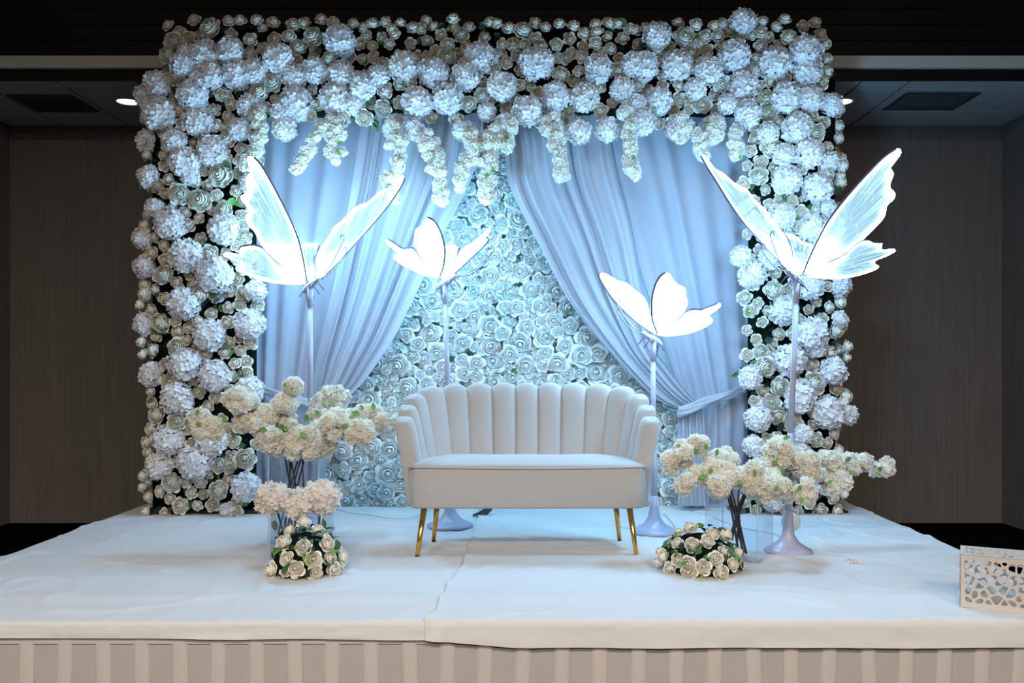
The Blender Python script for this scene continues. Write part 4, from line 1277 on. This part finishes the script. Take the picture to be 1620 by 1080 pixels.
# ------------------------------------------------------------------ cut-out card box
def voronoi_panel(w, h, border, n, seed, stretch):
    rnd = random.Random(seed)
    iw, ih = w - 2 * border, h - 2 * border
    pts, tries = [], 0
    dmin = math.sqrt(iw * ih / n) * .72
    while len(pts) < n and tries < 5000:
        tries += 1
        p = (rnd.uniform(0, iw), rnd.uniform(0, ih))
        if all(((p[0] - q[0]) * stretch) ** 2 + ((p[1] - q[1]) / stretch) ** 2 > dmin ** 2 for q in pts): pts.append(p)
    holes = []
    for i, p in enumerate(pts):
        poly = [(0, 0), (iw, 0), (iw, ih), (0, ih)]
        for j, q in enumerate(pts):
            if i == j: continue
            mx, my = (p[0] + q[0]) / 2, (p[1] + q[1]) / 2
            nx, ny = q[0] - p[0], q[1] - p[1]
            new = []
            for k in range(len(poly)):
                a, b = poly[k], poly[(k + 1) % len(poly)]
                da = (a[0] - mx) * nx + (a[1] - my) * ny
                db = (b[0] - mx) * nx + (b[1] - my) * ny
                if da <= 0: new.append(a)
                if da * db < 0:
                    s = da / (da - db)
                    new.append((a[0] + (b[0] - a[0]) * s, a[1] + (b[1] - a[1]) * s))
            poly = new
            if len(poly) < 3: break
        if len(poly) < 3: continue
        cx = sum(a for a, b in poly) / len(poly); cy = sum(b for a, b in poly) / len(poly)
        out = []
        for a, b in poly:
            L = math.hypot(a - cx, b - cy)
            s = max(.3, 1 - .0052 / max(L, .001))
            out.append((border + cx + (a - cx) * s, border + cy + (b - cy) * s))
        for _ in range(2):
            nw = []
            for k in range(len(out)):
                a, b = out[k], out[(k + 1) % len(out)]
                nw += [(a[0] * .72 + b[0] * .28, a[1] * .72 + b[1] * .28), (a[0] * .28 + b[0] * .72, a[1] * .28 + b[1] * .72)]
            out = nw
        holes.append(out)
    cu = bpy.data.curves.new('panel', 'CURVE')
    cu.dimensions = '2D'; cu.fill_mode = 'BOTH'; cu.extrude = .0016
    for loop in [[(0, 0), (w, 0), (w, h), (0, h)]] + holes:
        sp = cu.splines.new('POLY')
        sp.points.add(len(loop) - 1)
        for k, (a, b) in enumerate(loop): sp.points[k].co = (a, b, 0, 1)
        sp.use_cyclic_u = True
    tmp = bpy.data.objects.new('tmp', cu)
    COL.objects.link(tmp)
    me = bpy.data.meshes.new_from_object(tmp)
    bpy.data.objects.remove(tmp)
    me.materials.clear(); me.materials.append(M['box'])
    return me
bx = thing('card_box', 'cream card box with cut-out scrolling lattice sides at the right stage front', 'box', (1.815, 3.664, .010))
BROT = math.radians(-27)
bw, bd, bh = .31, .20, .214
q = Matrix.Rotation(BROT, 4, 'Z')
def boxpart(name, me, loc, rot):
    o = bpy.data.objects.new(name, me); COL.objects.link(o); o.parent = bx
    o.matrix_local = q @ Matrix.Translation(loc) @ rot
    return o
RX = Matrix.Rotation(PI / 2, 4, 'X')
RZ = Matrix.Rotation(PI / 2, 4, 'Z')
fp = voronoi_panel(bw, bh, .016, 44, 3, 1.45)
sp_ = voronoi_panel(bd, bh, .016, 28, 4, 1.45)
tp = voronoi_panel(bw, bd, .017, 52, 5, .8)
boxpart('front_panel', fp, (0, .0016, 0), RX)
boxpart('back_panel', fp, (0, bd - .0016, 0), RX)
boxpart('side_panel', sp_, (.0016, 0, 0), RZ @ RX)
boxpart('side_panel', sp_, (bw - .0016, 0, 0), RZ @ RX)
boxpart('lid', tp, (0, 0, bh), Matrix.Identity(4))
m = MB(); m.box(-.004, bw + .004, -.003, bd + .003, 0, .003)
boxpart('bottom_panel', m.mesh('bottom_panel', M['box'], False), (0, 0, -.002), Matrix.Identity(4))
for k in range(3):
    m = MB(); m.box(-.005, .0, -.0005, .0035, 0, .022)
    boxpart('finger_joint', m.mesh('finger_joint', M['box'], False), (0, 0, .04 + .06 * k), Matrix.Identity(4))

# ------------------------------------------------------------------ small things on the stage
def cord(pts, label, r=.0028):
    m = MB(); m.tube(lerp_path([Vector((P(px, 0, F / (py - CY)).x, F / (py - CY), .013)) for px, py in pts], 60), r, 6)
    tag(m.build('power_cord', M['cord'], None), label, 'cord', 'lamp cords on the stage')
cord([(530, 808), (560, 815), (590, 818), (620, 823), (650, 822), (672, 812), (690, 808)], 'thin grey cord lying on the cloth left of the settee legs')
cord([(1050, 815), (1062, 828), (1072, 842), (1085, 845)], 'thin grey cord running to the lamp base beside the settee')
cord([(1092, 810), (1130, 822), (1175, 838), (1225, 848), (1236, 858), (1226, 866)], 'thin grey cord looping to the large right lamp base')
m = MB()
def strap(u, v):
    p = lerp_path([P(777, 806, 5.98), P(768, 812, 5.94), P(758, 817, 5.92), P(750, 818, 5.90)], 16)[min(15, int(round(v * 15)))]
    a = 2 * PI * u
    w = (.012 + .018 * math.sin(PI * min(1, v * 1.1)) ** .6)
    return (p.x + math.cos(a) * w, p.y + math.sin(a) * .02, max(.009, p.z + .012 + math.sin(a + .5) * w * .9))
m.grid(strap, 14, 16, wrap=True)
m.add([strap(k / 14, 0) for k in range(14)], [tuple(range(14))]); m.add([strap(k / 14, 1) for k in range(14)], [tuple(reversed(range(14)))])
tag(m.build('strap_bundle', M['rubber'], None), 'small black strap bundle lying on the cloth under the settee', 'strap')
pk = thing('dimmer_puck', 'round white plastic dimmer leaning behind the large right lamp pole', 'dimmer', (1.475, 4.80, .012))
pc = P(1251, 825, 4.83)
m = MB()
rot = Matrix.Rotation(math.radians(84), 4, 'X')
prof = [(.001, -.010), (.045, -.010), (.053, -.004), (.053, .006), (.046, .011), (.001, .012)]
tmp = MB(); tmp.lathe(prof, 28)
m.copy_mesh(tmp.v, tmp.f, Matrix.Translation(pc) @ rot)
m.build('case', M['puck'], pk)
m = MB(); m.tube(lerp_path([pc + Vector((0, 0, -.05)), pc + Vector((.01, .02, -.10)), pc + Vector((.0, .05, -.15)), Vector((pc.x - .02, pc.y + .08, .016))], 16), .0035, 6)
m.build('lead', M['cord'], pk)
m = MB()
for k in range(3):
    s = BLOS_S[0]
    m.copy_mesh(s.v, s.f, Matrix.Translation(P(1344 + 8 * k, 893, F / 313) + Vector((0, .01 * (k % 2), .012))) @ Matrix.Rotation(k * 1.1, 4, 'Z') @ Matrix.Scale(.017, 4))
tag(m.build('fallen_petals', M['puck'], None), 'few white petals fallen on the cloth at the right', 'petals')
